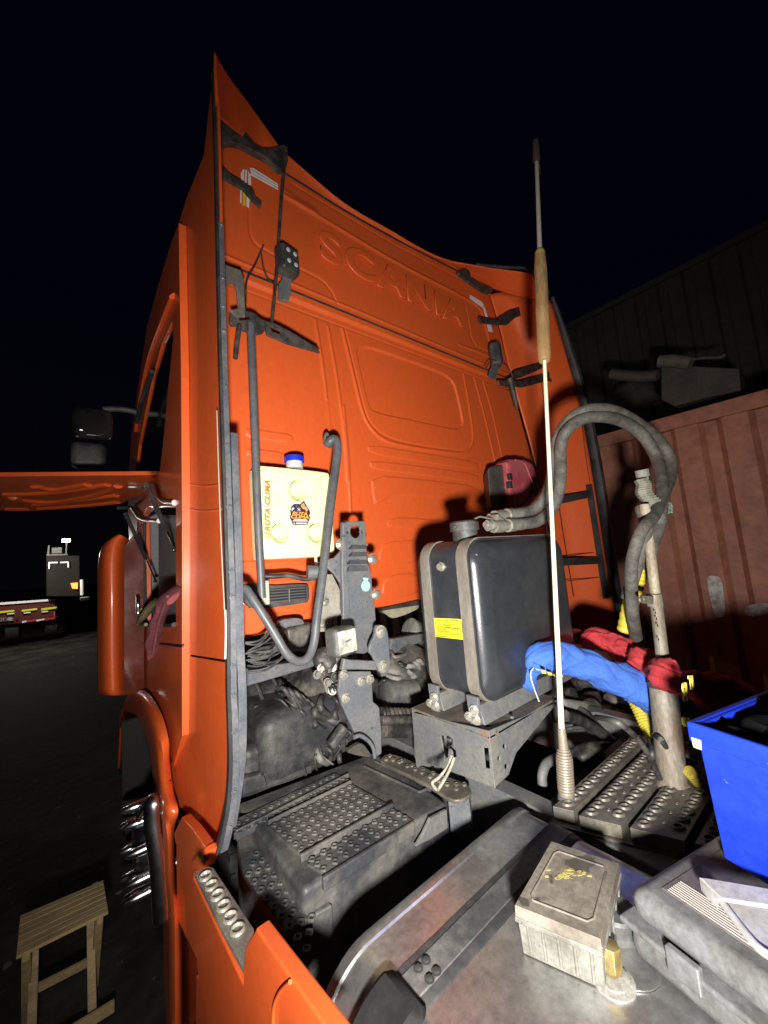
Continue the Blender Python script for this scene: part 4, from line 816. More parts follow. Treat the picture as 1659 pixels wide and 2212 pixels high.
for k,(u0,u1,v0) in enumerate(((0,.055,.015),(.075,.175,0),(.195,.31,0),(.33,.44,0),(.46,.58,0))):
    q=[pk(u0,v0),pk(u1,v0),pk(u1,L2),pk(u0,L2)]; g=G(); g.hexa([V((p.x,p.y,.967)) for p in q],q); o=g.build('walkway_plank',tread,wk,bev=.007,seg=3)
    g=G(); rows=(.5,) if k==0 else (.20,.78)
    for r_ in rows:
        for j in range(14):
            g0=pk(u0+(u1-u0)*r_,v0+.03+j*.042+(.021 if r_>.5 else 0),1.0005); rhole(g,g0)
    if k:
        for j in range(9):
            g0=pk((u0+u1)/2,v0+.06+j*.055,1.0005); rhole(g,g0,.005)
    absorb(o,g)
# ---- big fuel tank under the camera
FX0,FX1,FZ0,FZ1=.345,1.06,.30,1.0; FY1=.745
def rloop(y,x0,x1,z0,z1,o,r,n=10):
    x0-=o;x1+=o;z0-=o;z1+=o;out=[]; 
    for cx_,cz_,a0,rr in ((x1-r*.5,z1-r*.5,0,r*.5),(x0+r,z1-r,90,r),(x0+r,z0+r,180,r),(x1-r*.5,z0+r*.5,270,r*.5)):
        for i in range(n+1): a=math.radians(a0+90*i/n); out.append(V((cx_+math.cos(a)*rr,y,cz_+math.sin(a)*rr)))
    return out
R_=.13
loops=[(-1.6,0),(.70,0),(.715,0),(.718,.004),(.736,.004),(.745,-.002),(.746,-.02),(.735,-.03),(.733,-.12)]
g=G(); vs=[];fs=[]
for y,o in loops: vs+=rloop(y,FX0,FX1,FZ0,FZ1,o,R_)
n=44
for i in range(len(loops)-1):
    for k in range(n): fs.append((i*n+k,i*n+(k+1)%n,(i+1)*n+(k+1)%n,(i+1)*n+k))
fs+=[tuple(range(n)),tuple((len(loops)-1)*n+k for k in range(n))]
ft=mesh('fuel_tank',vs,fs,alu,T,angle=45)
def fband(name,y0,y1,o,t,mt,parent,kr=None):
    a=rloop(y0,FX0,FX1,FZ0,FZ1,o,R_);b=rloop(y1,FX0,FX1,FZ0,FZ1,o,R_);c_=rloop(y1-.003,FX0,FX1,FZ0,FZ1,o+t,R_);d_=rloop(y0+.003,FX0,FX1,FZ0,FZ1,o+t,R_)
    if kr: a,b,c_,d_=[q[kr[0]:kr[1]] for q in (a,b,c_,d_)]
    m=len(a); vs=a+b+c_+d_; fs=[]
    for i in range(m if not kr else m-1):
        j=(i+1)%m
        for k in range(4): fs.append((k*m+i,k*m+j,((k+1)%4)*m+j,((k+1)%4)*m+i))
    if kr: fs+=[(0,m,2*m,3*m),(m-1,2*m-1,3*m-1,4*m-1)]
    return mesh(name,vs,fs,mt,parent,angle=45)
fsr=fband('tank_strap',.578,.628,.001,.004,mat('dark_dusty_strap',(.045,.045,.047),.55,dirt=(.14,.135,.125),damt=.8,dscale=9),ft)
fband('strap_rubber',.560,.642,.0,.003,rub,ft)
fband('strap_cushion',.545,.645,.004,.022,mat('worn_rubber_pad',(.010,.010,.010),.7,dirt=(.022,.022,.02),damt=.6,dscale=9,spec=.25),ft,kr=(11,20)).modifiers.new('b','BEVEL').width=.01
fband('tank_strap',-.25,-.20,.001,.004,rub,ft)
bolts('strap_rivet',rub,fsr,[(P(*cH(x,y),('z',1.006)),(0,0,1),.006,.003) for x,y in((1132,1392),(1172,1352),(1190,1448),(1226,1408))])
# brass breather valve on the tank
vp=P(*cI(825,1300),('z',1.0)); g=G(); g.lathe(vp,(0,0,1),[(0,.034),(.004,.034),(.006,.026),(.010,.026),(.012,.014)],26); vv=g.build('valve_washer',ws,ft)
g=G(); g.lathe(vp+V((0,0,.010)),(.15,.05,1),[(0,.010),(.008,.016),(.012,.018),(.042,.018),(.045,.012)],6); g.build('brass_nut',mat('worn_brass',(.42,.32,.13),.35,.75,dirt=(.2,.16,.07),damt=.8,dscale=60),vv,bev=.0015)
g=G(); g.lathe(P(*cI(905,1190),('z',1.001)),(0,0,1),[(0,.05),(.002,.05),(.003,.043),(.0015,.040)],30); g.build('filler_ring',alu,ft)
cpp=P(*cI(845,1020),('z',1.0)); g=G(); g.lathe(cpp,(0,0,1),[(0,.04),(.035,.04),(.04,.036)],26); g.build('fuel_cap',plas,ft)
# ================================================================== LOOSE THINGS
# white water container on the wall
WT=thing('water_container',(.9,1.5,1.6),'flat translucent white water container with blue cap, mounted on the orange rear wall','water container')
wy=1.475
wq=[(cN(20,470)),(cN(60,430)),cN(160,432),cN(1230,540),cN(1300,590),cN(1360,1690),cN(1380,1890),(cN(1350,1990)),cN(1240,2010),cN(140,2065),cN(95,2050),cN(60,1200)]
wcq=[Y(*q,wy) for q in wq]
ctr=sum(wcq,V())/len(wcq)
hls=[]
def bw(x,y,rx,ry): return [Y(*cN(x+rx*math.cos(t),y+ry*math.sin(t)),wy) for t in np.linspace(0,6.28,29)[:-1]]
dims=[(745,860,150,175),(430,1600,150,165),(1060,1600,145,160)]
body=plate('container_body',chaikin(wcq,2),.105,wht,WT,bev=.014,holes=[bw(*d) for d in dims])
q2=[ctr+(p-ctr)*.80+V((0,-.003,0)) for p in wcq]
for i,d in enumerate(dims):
    c=Y(*cN(d[0],d[1]),wy); o=bw(*d); g=G(); vs=[];n=len(o)
    for s_,dy in ((1.02,.002),(.95,.012),(.84,.028),(.72,.050),(.55,.068),(.3,.076),(.12,.078)):
        cc=c+V((-.012*dy/.078*1.5,0,-.002)); vs+=[cc+(p-c)*s_+V((0,dy,0)) for p in o]
    fs=[(a*n+k,a*n+(k+1)%n,(a+1)*n+(k+1)%n,(a+1)*n+k) for a in range(6) for k in range(n)]+[tuple(6*n+k for k in range(n))]
    mesh('moulded_recess',vs,fs,wht,body,angle=70)
    g=G(); g.lathe(c+V((-.035,.052,-.012)),(0,-1,0),[(0,.010),(.012,.009),(.013,.004)],12); g.build('recess_bolt',blk,body)
nk=Y(*cN(665,460),wy+.05); g=G(); zt_=P(*cN(665,370),('y',wy+.05)).z; zc=P(*cN(665,285),('y',wy+.05)).z
rn=wr(19,nk); g.lathe(V((nk.x,nk.y,nk.z-.01)),(0,0,1),[(0,rn*.96),(zt_-nk.z+.01,rn*.92)],24); g.build('neck',whp,body)
g=G(); nn=40; vs=[]
for z,r in ((zt_-.004,rn*1.1),(zc-.003,rn*1.1),(zc,rn*.95)):
    vs+=[V((nk.x+math.cos(2*math.pi*k/nn)*r*(1+.015*(k%2)),nk.y+math.sin(2*math.pi*k/nn)*r*(1+.015*(k%2)),z)) for k in range(nn)]
mesh('cap',vs,[(a*nn+k,a*nn+(k+1)%nn,(a+1)*nn+(k+1)%nn,(a+1)*nn+k) for a in range(2) for k in range(nn)]+[tuple(2*nn+k for k in range(nn)),tuple(range(nn))],mat('blue_cap',(.01,.03,.55),.35),WT)
# raised rim panels
g=G(); rim=[Y(*cN(x,y),wy-.001) for x,y in((130,560),(1240,660),(1240,700),(1310,1700),(1330,1940),(150,2020))]
tube('raised_rim',[Y(*cN(x,y),wy+.001) for x,y in((40,540),(400,565),(900,610),(1290,650))],.006,wht,body,flat=.5)
tube('raised_rim',[Y(*cN(x,y),wy+.001) for x,y in((125,560),(130,1000),(140,1500),(165,2030))],.005,wht,body,flat=.5)
tube('raised_rim',[Y(*cN(x,y),wy+.001) for x,y in((250,600),(270,1100),(275,1340))],.004,wht,body,flat=.5)
# vertical lettering RUTA CLIMA with camera-shaped icon
A=Y(*cN(200,1580),wy-.001); B=Y(*cN(195,690),wy-.001)
dirv=(B-A).normalized(); perp=V((0,-1,0)).cross(dirv) ; perp=(Y(*cN(140,1200),wy)-Y(*cN(245,1200),wy)).normalized()
nrm=V((0,-1,0)); upv=nrm.cross(dirv).normalized()
if upv.dot(perp)<0: upv=-upv
tx=text('printed_lettering','RUTA CLIMA',(A+B)/2,dirv,upv,.05,orl,body,ext=.0006,off=.0024,shear=.25,space=1.1)
co=[v.co.copy() for v in tx.data.vertices]; ls=[(c-(A+B)/2).dot(dirv) for c in co]; us=[(c-(A+B)/2).dot(upv) for c in co]
wd=(Y(*cN(145,1200),wy)-Y(*cN(240,1200),wy)).length; kx=(B-A).length/(max(ls)-min(ls)); ky=wd/(max(us)-min(us)); ml=(max(ls)+min(ls))/2; mu_=(max(us)+min(us))/2
for v,l_,u_ in zip(tx.data.vertices,ls,us):
    yy=v.co.y; q=(A+B)/2+dirv*(l_-ml)*kx+upv*(u_-mu_)*ky; v.co=V((q.x,yy,q.z))
ic=Y(*cN(202,1650),wy-.0012); r=wd*.5; g=G()
sqr=chaikin([ic+V((a*r,0,b_*r)) for a,b_ in((-1,-1),(1,-1),(1,1),(-1,1))],2); g.tube(sqr+[sqr[0]],.0016,6); g.tube(circ(ic,ux,V((0,0,1)),r*.42,16)+[circ(ic,ux,V((0,0,1)),r*.42,16)[0]],.0014,6); g.lathe(ic+V((r*.55,0,r*.55)),(0,-1,0),[(0,.0018),(.0008,.0016)],8); g.build('printed_icon',orl,body)
# round sticker
stq=[(600,1180),(620,1130),(680,1095),(740,1105),(765,1110),(800,1070),(830,1050),(850,1080),(860,1110),(880,1140),(905,1180),(935,1230),(940,1270),(920,1300),(935,1330),(930,1370),(905,1420),(905,1450),(890,1470),(640,1470),(625,1440),(620,1400),(590,1370),(588,1310),(600,1275),(590,1230)]
sk=plate('brand_sticker',[Y(*cN(x,y),wy-.0012) for x,y in stq],.0008,brn,body,rnd=1)
def stp_(name,l,mt,dy=.0018,rnd=0): return plate(name,[Y(*cN(x,y),wy-dy) for x,y in l],.0005,mt,sk,rnd=rnd,bev=.0001)
stp_('printed_gear',[(612,1200),(640,1140),(690,1112),(745,1125),(758,1160),(740,1240),(620,1235)],nav,.0019)
stp_('printed_gear_highlight',[(612,1195),(650,1150),(640,1180),(668,1178),(640,1205),(622,1225)],whi,.0025)
stp_('printed_gear_highlight',[(700,1115),(708,1115),(705,1165),(699,1165)],mat('steel_blue_ink',(.2,.25,.4),.4),.0025)
stp_('printed_flame',[(770,1150),(790,1110),(825,1080),(838,1110),(840,1140),(880,1160),(900,1220),(860,1240),(850,1190),(820,1200),(800,1170)],mat('peach_ink',(.75,.32,.15),.4),.0022,1)
stp_('printed_flame',[(800,1140),(822,1110),(830,1150),(815,1170)],orl,.003,1)
g=G(); sc=Y(*cN(742,1200),wy-.003)
for k in range(3):
    a=math.pi*k/3+.5; d_=V((math.cos(a),0,math.sin(a)))*wr(4.4,sc); g.tube([sc-d_,sc+d_],.0009,5)
g.build('printed_snowflake',whi,sk)
ot=mat('amber_ink',(.85,.38,.06),.4)
def stext(s,x0,y0,x1,y1,h,mt,sh=.2,dy=.0024):
    a=Y(*cN(x0,y0),wy-dy); b=Y(*cN(x1,y1),wy-dy); d_=(b-a).normalized(); o=text('printed_lettering',s,(a+b)/2,d_,V((0,0,1)),wr(h,a),mt,sk,ext=.0002,off=.0006,shear=sh)
    ls=[(v.co-(a+b)/2).dot(d_) for v in o.data.vertices]; k=(b-a).length/(max(ls)-min(ls)); ml=(max(ls)+min(ls))/2
    for v,l_ in zip(o.data.vertices,ls): q=v.co-d_*l_+d_*(l_-ml)*k; v.co=q
stext('RUTA',628,1265,890,1280,9.5,ot); stext('CLIMA',604,1325,915,1338,10,ot)
stext('AIRE ACONDICIONADO',650,1375,885,1380,2.4,whi,0); stext('SERVICIO TRANSPORTE',638,1398,892,1402,2.2,whi,0); stext('+569 8624 3481',690,1440,885,1442,4.2,whi,0)
g=G(); g.lathe(Y(*cN(662,1440),wy-.002),(0,-1,0),[(0,.003),(.0006,.003)],14); g.build('printed_dot',whi,sk)
tube('drain_tap',[Y(*cN(1030,2010),wy+.03),Y(*cN(1035,2080),wy+.02),Y(*cN(1040,2130),wy+.02),Y(*cN(1085,2135),wy+.0)],.007,whp,WT,sm=3)
# toolbox hanging on the right fairing
TB=thing('toolbox',(2.6,1.5,1.9),'black and red plastic toolbox hung on the right end of the cab rear wall','toolbox')
def ey(l,y): return [Y(*cE(a,b),y) for a,b in l]
bk=mat('black_toolbox_plastic',(.05,.048,.045),.55,dirt=(.10,.09,.08),damt=.6,dscale=9); rk=mat('faded_red_plastic',(.42,.065,.085),.5,dirt=(.48,.13,.14),damt=.8,dscale=8)
f_=ey([(882,195),(905,180),(1022,160),(1050,470),(905,470)],1.40); bb_=[p+V((.18,.17,.0)) for p in f_]
g=G(); g.hexa(bb_,f_); g.build('box_half',bk,TB,bev=.012)
f_=ey([(1022,150),(1045,128),(1140,132),(1200,160),(1228,240),(1245,330),(1240,380),(1180,455),(1130,478),(1052,470)],1.36); 
lid_=plate('lid',f_,.12,rk,TB,bev=.02)
tube('lid_handle_ridge',[p+V((0,-.004,0)) for p in ey([(1070,140),(1130,160),(1170,250),(1195,330),(1170,400),(1110,460)],1.36)],.006,rk,lid_)
plate('lid_panel',ey([(1170,250),(1225,255),(1240,320),(1240,360),(1215,400),(1190,330)],1.357),.004,mat('brown_plastic',(.07,.05,.03),.6),lid_,rnd=1)
for y0 in (235,290): rbox('latch',ey([(1032,y0+20)],1.37)[0],(.03,.03,.045),.004,rub,TB)
plate('lid_lower',ey([(1078,530),(1215,495),(1210,530),(1080,555)],1.38),.05,rk,TB,bev=.006)
# whip antenna: spring base, pale fibre rod, wooden sleeve, thin upper rod
AN=thing('whip_antenna',Y(1222,1715,.66),'tall thin whip antenna with coil spring base and wooden sleeve, rising from the walkway','antenna')
b0=Y(*cL(310,1175),.66); b1=Y(*cL(292,860),.66); b2=Y(*cL(278,725),.66); b3=Y(1176,780,.66); b4=Y(1166,540,.66); b5=Y(1159,345,.66); b6=Y(1157,305,.66)
brz=mat('dusty_bronze_spring',(.30,.25,.19),.45,.3,dirt=(.22,.2,.17),damt=.6,dscale=40)
g=G(); nt_=17; hel=[]; d_=(b1-b0); L_=d_.length; dn=d_.normalized(); uu=dn.orthogonal().normalized(); vv_=dn.cross(uu)
for i in range(nt_*16+1):
    t=i/(nt_*16); r=wr(15,b0)*(1 if .15<t<.8 else (.86+.14*(t/.15) if t<=.15 else 1-.35*((t-.8)/.2))); a=2*math.pi*i/16; hel.append(b0+d_*t+(uu*math.cos(a)+vv_*math.sin(a))*r)
g.tube(hel,.0042,6); g.tube([b0,b1],wr(9,b0),10); g.build('coil_spring',brz,AN)
g=G(); g.lathe(b0-V((0,0,.012)),(0,0,1),[(0,.026),(.012,.024),(.016,.018)],16); g.build('base_mount',grey,AN)
g=G(); g.lathe(b1,b2-b1,[(0,wr(10,b1)),((b2-b1).length,wr(8,b1))],16); g.build('ferrule',brz,AN)
g=G(); g.tube([b2,b2.lerp(b3,.5)+V((.001,0,0)),b3],[wr(6.2,b2),wr(5,b2),wr(4,b3)],12); g.build('lower_rod',mat('cream_fibreglass',(.72,.68,.50),.45),AN)
bam=mat('weathered_bamboo',(.34,.20,.08),.6,dirt=(.20,.13,.06),damt=.8,dscale=9,stretch=(1,1,.2),bump=.3,bscale=30)
ll=(b4-b3).length; g=G(); g.lathe(b3,b4-b3,[(0,wr(11,b3)),(.012,wr(13.5,b3)),(ll*.42,wr(14,b3)),(ll*.44,wr(15,b3)),(ll*.46,wr(14,b3)),(ll*.80,wr(14,b3)),(ll*.93,wr(12,b3)),(ll*.95,wr(10.5,b3)),(ll*.96,wr(11.5,b3)),(ll*.98,wr(10.5,b3)),(ll*1.0,wr(8,b3))],18); g.build('bamboo_sleeve',bam,AN)
g=G(); g.tube([b4,b5],[wr(5,b4),wr(3.8,b5)],10); g.build('upper_rod',mat('grey_fibreglass',(.30,.29,.26),.5),AN)
g=G(); g.tube([b5+V((0,0,-.02)),b5,b6],[wr(4,b5),wr(8,b5),wr(6,b5)],10); g.tube([b5+V((.004,0,.01)),b5+V((.02,0,-.03)),b5+V((.012,0,-.06))],.003,6); g.build('tip_wrap',mat('brown_tape',(.05,.03,.025),.6),AN)
# hose mast standing on the walkway
MT=thing('hose_mast',Y(1450,1712,.47),'rusty steel post with a thick sleeve foot and thin perforated upper tube','post')
my=.47; rs_=mat('rust_stained_steel',(.22,.20,.165),.6,.15,dirt=(.13,.085,.05),damt=.85,dscale=14,bump=.2,bscale=60,stretch=(1,1,.35)); 
m0=Y(*cL(1028,1180),my); m1=Y(*cL(958,450),my); g=G(); L_=(m1-m0).length
g.lathe(m0,m1-m0,[(0,wr(34,m0)),(.012,wr(31,m0)),(.05,wr(28,m0)),(L_*.5,wr(27.5,m0)),(L_,wr(26.5,m1))],28); g.build('sleeve_foot',rs_,MT)
g=G(); g.lathe(m1,m1-m0,[(-.004,wr(28.5,m1)),(.012,wr(28,m1)),(.016,wr(22,m1))],28); g.build('dark_collar',dark,MT)
u0=Y(*cF(905,1700),my); u1=Y(*cF(815,920),my); u2=Y(*cF(800,800),my)
g=G(); g.tube([u0,u0.lerp(u1,.45)],wr(12.5,u0),18); up_=g.build('perforated_tube',rs_,MT)
g=G(); g.tube([u0.lerp(u1,.40),u1,u2],wr(10,u1),18); g.build('thin_tube',mat('flaking_cream_tube',(.33,.30,.22),.6,dirt=(.15,.10,.06),damt=.85,dscale=16,stretch=(1,1,.4)),MT)
g=G()
for x,y in ((858,1398),(864,1430),(870,1468),(876,1545)): p=Y(*cF(x,y),my-.0165); g.lathe(p,(0,-1,0),[(0,.004),(.0012,.004)],10)
absorb(up_,g,blk)
c0=Y(*cF(855,1330),my); g=G(); g.lathe(c0-V((0,0,.018)),(0,0,1),[(0,wr(15,c0)),(.04,wr(15,c0))],20); cl_=g.build('clamp',rs_,MT)
plate('clamp_tab',[Y(*cF(x,y),my-.01) for x,y in((775,1318),(790,1303),(850,1306),(850,1350),(792,1345),(778,1335))],.006,rs_,cl_,holes=[circ(Y(*cF(797,1325),my-.01),ux,V((0,0,1)),.004,10)])
n0=Y(*cF(800,690),my); n1=Y(*cF(783,608),my); g=G(); g.lathe(n0,n1-n0,[(0,wr(10,n0)),((n1-n0).length*.5,wr(10,n0)),((n1-n0).length*.55,wr(13,n0)),((n1-n0).length,wr(13,n0))],16); g.build('nozzle',ws,MT)
g=G(); hh=[]; 
for i in range(90):
    t=i/89; c=Y(*cF(845-70*t+10*math.sin(9*t),815-150*t),my); r=wr(20-7*t,c); a=i*.9; hh.append(c+V((math.cos(a)*r,math.sin(a)*r*.8,0)))
g.tube(hh,.006,6); g.build('tape_wrap',mat('dirty_tape',(.20,.20,.16),.8,dirt=(.12,.11,.09),damt=.7,dscale=30),MT)
# green rope
g=G(); hh=[]
for i in range(110):
    t=i/109; c=Y(*cF(890-8*math.sin(t*20),822+14*math.cos(t*13)),my+.01); a=i*.55; r=wr(22,c); hh.append(c+V((math.cos(a)*r,math.sin(a)*r*.8,.012*math.sin(i*1.3))))
g.tube(hh,.0035,6); rr_=g.build('green_rope',mat('green_rope',(.16,.24,.17),.8,dirt=(.28,.33,.26),damt=.6,dscale=60)); tag(rr_,'pale green rope knotted round the bent hoses at the top of the post','rope')
# pair of hydraulic hoses in an arch
HS=thing('hydraulic_hose',Y(1300,900,.6),'pair of thick grey hydraulic hoses arching from the black tank to the post','hose')
def hz3(l,r,name='hose'):
    ps=[Y(*cF(x,y),d) for x,y,d in l]; return tube(name,ps,[wr(r,p) for p in ps],hose_m,HS,sm=8,seg=16)
hz3([(100,850,.93),(180,830,.90),(250,760,.85),(285,650,.8),(300,520,.75),(335,400,.7),(410,310,.65),(520,270,.6),(640,285,.57),(760,350,.54),(870,440,.52),(935,540,.50),(940,640,.49),(905,740,.48),(890,840,.47),(878,920,.48),(850,1000,.49),(832,1080,.50),(828,1160,.51)],12.5)
hz3([(120,905,.90),(210,890,.87),(290,820,.83),(325,720,.78),(335,600,.74),(335,480,.70),(370,390,.66),(460,325,.62),(580,315,.58),(700,350,.55),(800,430,.52),(865,540,.50),(890,650,.47),(892,760,.455),(850,860,.45),(790,930,.455),(750,1030,.47),(725,1150,.50),(728,1290,.53),(735,1420,.56),(752,1530,.6)],12.5)
g=hz3([(780,820,.49),(810,930,.47),(780,1050,.5),(745,1180,.54),(700,1320,.58)],12.5)
def fitting(name,x0,y0,x1,y1,d,r):
    a=Y(*cF(x0,y0),d); b=Y(*cF(x1,y1),d-.01); L=(b-a).length; R=wr(r,a); g=G(); g.lathe(a,b-a,[(0,R*.6),(L*.15,R*.6),(L*.16,R),(L*.4,R*1.05),(L*.42,R*.8),(L*.55,R*.8),(L*.56,R*1.1),(L*.75,R*1.1),(L*.77,R*.95),(L,R)],16); g.build(name,mat('dull_zinc_fitting',(.36,.35,.31),.45,.5,dirt=(.2,.19,.16),damt=.7,dscale=50),HS)
fitting('hose_fitting',-60,872,105,850,.935,14); fitting('hose_fitting',-70,925,120,908,.90,14)
fitting('hose_fitting',-85,910,-20,915,.90,10)
cz=Y(*cE(940,560),.91); rbox('valve_body',cz,(.05,.045,.04),.008,mat('dull_zinc_fitting',(.36,.35,.31)),HS,M=Matrix.Rotation(.5,3,'Y'))
tube('wire_tie',[Y(*cE(x,y),.90) for x,y in((795,545),(830,530),(880,540),(940,555),(960,600),(930,570))],.0035,bolt_m,HS)
# yellow spiral-wrapped line
YW=thing('yellow_air_line',Y(1375,1300,.55),'yellow spiral-wrapped air line running down behind the grey hoses and the cloths','hose')
def yw(l,r):
    ps=cat([Y(*c(x,y),d) for c,x,y,d in l],14); rr=[wr(r,p)*(1+.05*(1 if i%3 else -1)) for i,p in enumerate(ps)]; g=G(); g.tube(ps,rr,14); g.build('wrapped_hose',yel,YW,angle=25)
yw([(cF,782,1105,.53),(cF,765,1200,.56),(cF,725,1330,.60),(cF,690,1500,.64)],15)
yw([(cL,760,520,.62),(cL,800,600,.60),(cL,840,690,.58),(cL,880,760,.56),(cL,900,810,.55)],14)
yw([(cL,1110,680,.42),(cL,1150,700,.42),(cL,1160,720,.42)],10); yw([(cL,1130,1010,.42),(cL,1190,1080,.41),(cL,1260,1150,.40)],12)
# cloths
def cloth(name,c,l,mt,label,nf=7,amp=.10,bunch=None,seg=72):
    ps=[Y(*c(x,y),d) for x,y,d,r in l]; rs=[wr(r,p) for p,(x,y,d,r) in zip(ps,l)]; q=cat(ps,14); rr=lerp_r(rs,0,len(q)); n=len(q); g=G(); g.tube(q,rr,seg)
    for i in range(n):
        for k in range(seg):
            j=i*seg+k; a=2*math.pi*k/seg; t=i/14.0
            f=math.sin(3*a+t*2.3+1.2*math.sin(t*1.7))*.5+math.sin(5*a-t*3.1+.7)*.3+.35*math.sin(t*4.4+2*math.sin(a)); f+=.75*(1-abs(math.sin(2.5*a+t*2.2+1.5*math.sin(t*1.3))))**3*1.2-.9*(1-abs(math.sin(3.5*a-t*1.7+math.sin(t*2.6+a))))**5
            if bunch: f+=bunch*(abs(math.sin(t*1.55+.25*math.sin(a*2)))-.6)*1.6
            g.v[j]=q[i]+(g.v[j]-q[i])*(1+amp*f)
    o=g.build(name,mt,None,angle=60); tag(o,label,'cloth'); return o
clb=mat('blue_cotton',(.045,.13,.50),.9,dirt=(.04,.12,.44),damt=.5,dscale=14,bump=.45,bscale=22); clr=mat('red_cotton',(.48,.035,.045),.9,dirt=(.38,.028,.035),damt=.5,dscale=14,bump=.45,bscale=24)
bc=cloth('blue_cloth',cL,[(90,460,.82,8),(60,420,.82,16),(50,360,.82,20),(90,310,.80,18),(120,270,.78,30),(230,235,.75,33),(350,270,.72,33),(470,310,.68,31),(600,370,.64,33),(720,420,.60,34),(830,480,.56,36),(960,550,.52,36),(1060,610,.49,30),(1150,650,.46,26),(1230,680,.44,18)],clb,'long blue cotton cloth twisted into a sleeve and draped in front of the black tank',amp=.09)
rc=cloth('red_cloth',cL,[(430,170,.85,10),(500,130,.80,20),(600,150,.74,24),(700,200,.68,26),(780,240,.62,22),(830,290,.57,28),(900,360,.52,24),(980,370,.44,31),(1050,395,.42,24),(1130,430,.40,24),(1230,475,.39,36),(1360,540,.38,50),(1500,620,.36,58)],clr,'red cotton shirt wound round the post and trailing into shadow behind the blue bin',amp=.17,bunch=1.1)
tube('cloth_tie',[Y(*cL(x,y),.77) for x,y in((90,320),(70,360),(85,430),(110,500),(128,545))],.0022,whp,bc)
yi=mat('yellow_print',(.72,.62,.10),.7)
for k,(x0,y0,x1,y1) in enumerate(((105,325,135,338),(142,332,175,362),(182,346,215,372),(222,362,245,380),(262,360,286,382))):
    plate('yellow_print',[Y(*cL(x,y),.705-.0) for x,y in((x0,y0),(x1,y0+8),(x1+2,y1),(x0+8,y1-4))],.001,yi,bc)
a=Y(*cL(1095,440),.375); sdir=(Y(*cL(1165,500),.375)-a).normalized()
text('printed_lettering','SI',Y(*cL(1105,487),.325),Y(*cL(1150,478),.355)-Y(*cL(1060,500),.355),V((0,0,1)),.055,yi,rc,ext=.001,off=.002); text('printed_lettering','TI',Y(*cL(1145,425),.325),Y(*cL(1190,418),.355)-Y(*cL(1110,430),.355),V((0,0,1)),.045,yi,rc,ext=.001,off=.002)
# plastic parts box on the tank
zt2=1.085
tp=[P(*cI(x,y),('z',zt2)) for x,y in((290,890),(760,1078),(858,662),(490,542))]
bx=thing('parts_box',sum(tp,V())/4-V((0,0,.085)),'grimy pale plastic box with a brown lid standing on the big fuel tank','box')
ct=sum(tp,V())/4
pb=mat('grimy_white_plastic',(.15,.148,.128),.5,dirt=(.085,.08,.065),damt=.85,dscale=14,bump=.1,speck=((.08,.075,.05),40,.64)); pl2=mat('brown_grimy_lid',(.11,.095,.075),.45,dirt=(.19,.17,.14),damt=.85,dscale=8,bump=.12,speck=((.05,.045,.035),18,.6),coat=.2)
dn_=V((0,0,.024)); g=G(); g.hexa([ct+(p-ct)*.93-V((0,0,.0835)) for p in tp],[ct+(p-ct)*.965-dn_ for p in tp]); bbx=g.build('box_body',pb,bx,bev=.008,seg=3)
g=G(); g.hexa([p-dn_ for p in tp],[ct+(p-ct)*.985 for p in tp]); ld_=g.build('box_lid',pl2,bx,bev=.006,seg=3)
g=G(); g.hexa([ct+(p-ct)*1.02-dn_*1.15 for p in tp],[ct+(p-ct)*1.02-dn_*.75 for p in tp]); g.build('lid_rim',pb,bx,bev=.003)
rl=chaikin([ct+(p-ct)*.74+V((0,0,.0003)) for p in tp],1,True,.07); g=G(); g.tube(rl+[rl[0]],.0022,6); absorb(ld_,g)
g=G()
for i in range(5):
    for s0,s1 in ((0,1),(1,2)):
        a=ct+(tp[s0]-ct)*.962; b=ct+(tp[s1]-ct)*.962; p=a.lerp(b,.12+i*.19); g.tube([p-V((0,0,.026)),ct+(p-ct)*.97-V((0,0,.078))],.0035,6)
absorb(bbx,g)
lp=[]
for k in range(26):
    x=580+random.gauss(0,60); y=720+random.gauss(0,14)+abs(x-580)*.02
    r=random.uniform(5,15); l=[P(*cI(x+r*1.5*math.cos(t)*random.uniform(.6,1.2),y+r*.7*math.sin(t)*random.uniform(.6,1.2)),('z',zt2+.0006+.00004*k)) for t in np.linspace(0,6.28,8)[:-1]]
    lp.append(l)
g=G()
for l in lp: g.hexa([p-V((0,0,.0008)) for p in l],l)
g.build('worn_yellow_label',mat('worn_yellow_label',(.42,.35,.09),.6,dirt=(.12,.10,.05),damt=.9,dscale=60),ld_,smooth=False)
# grey carry case with ribbed lid
O2=V((.795,.372,1.0)); U2=V((.962,-.274,0)).normalized(); W2=V((-.22,-.975,0)).normalized()
cc=O2+U2*.19+W2*.30; Mc=Matrix((U2,-W2,V((0,0,1)))).transposed()
cs_=thing('tool_case',cc,'dirty grey plastic carry case with ribbed lid on the fuel tank beside the pale box','case')
gc=mat('scuffed_grey_plastic',(.115,.117,.12),.30,dirt=(.06,.057,.05),damt=.8,dscale=9,bump=.06,speck=((.5,.5,.48),40,.72)); gl_=mat('brown_grey_lid',(.075,.065,.068),.45,dirt=(.10,.09,.085),damt=.7,dscale=10)
rbox('case_bottom',cc+V((0,0,.028)),(.37,.60,.054),.022,gc,cs_,M=Mc); lid2=rbox('case_lid',cc+V((0,0,.091)),(.36,.59,.054),.026,gc,cs_,M=Mc)
rbox('case_rim',cc+V((0,0,.0585)),(.385,.615,.012),.005,gc,cs_,M=Mc)
g=G(); tpz=.1185
rbox('lid_field',cc+U2*.01+V((0,0,.1165)),(.29,.52,.006),.003,gl_,lid2,M=Mc)
g=G()
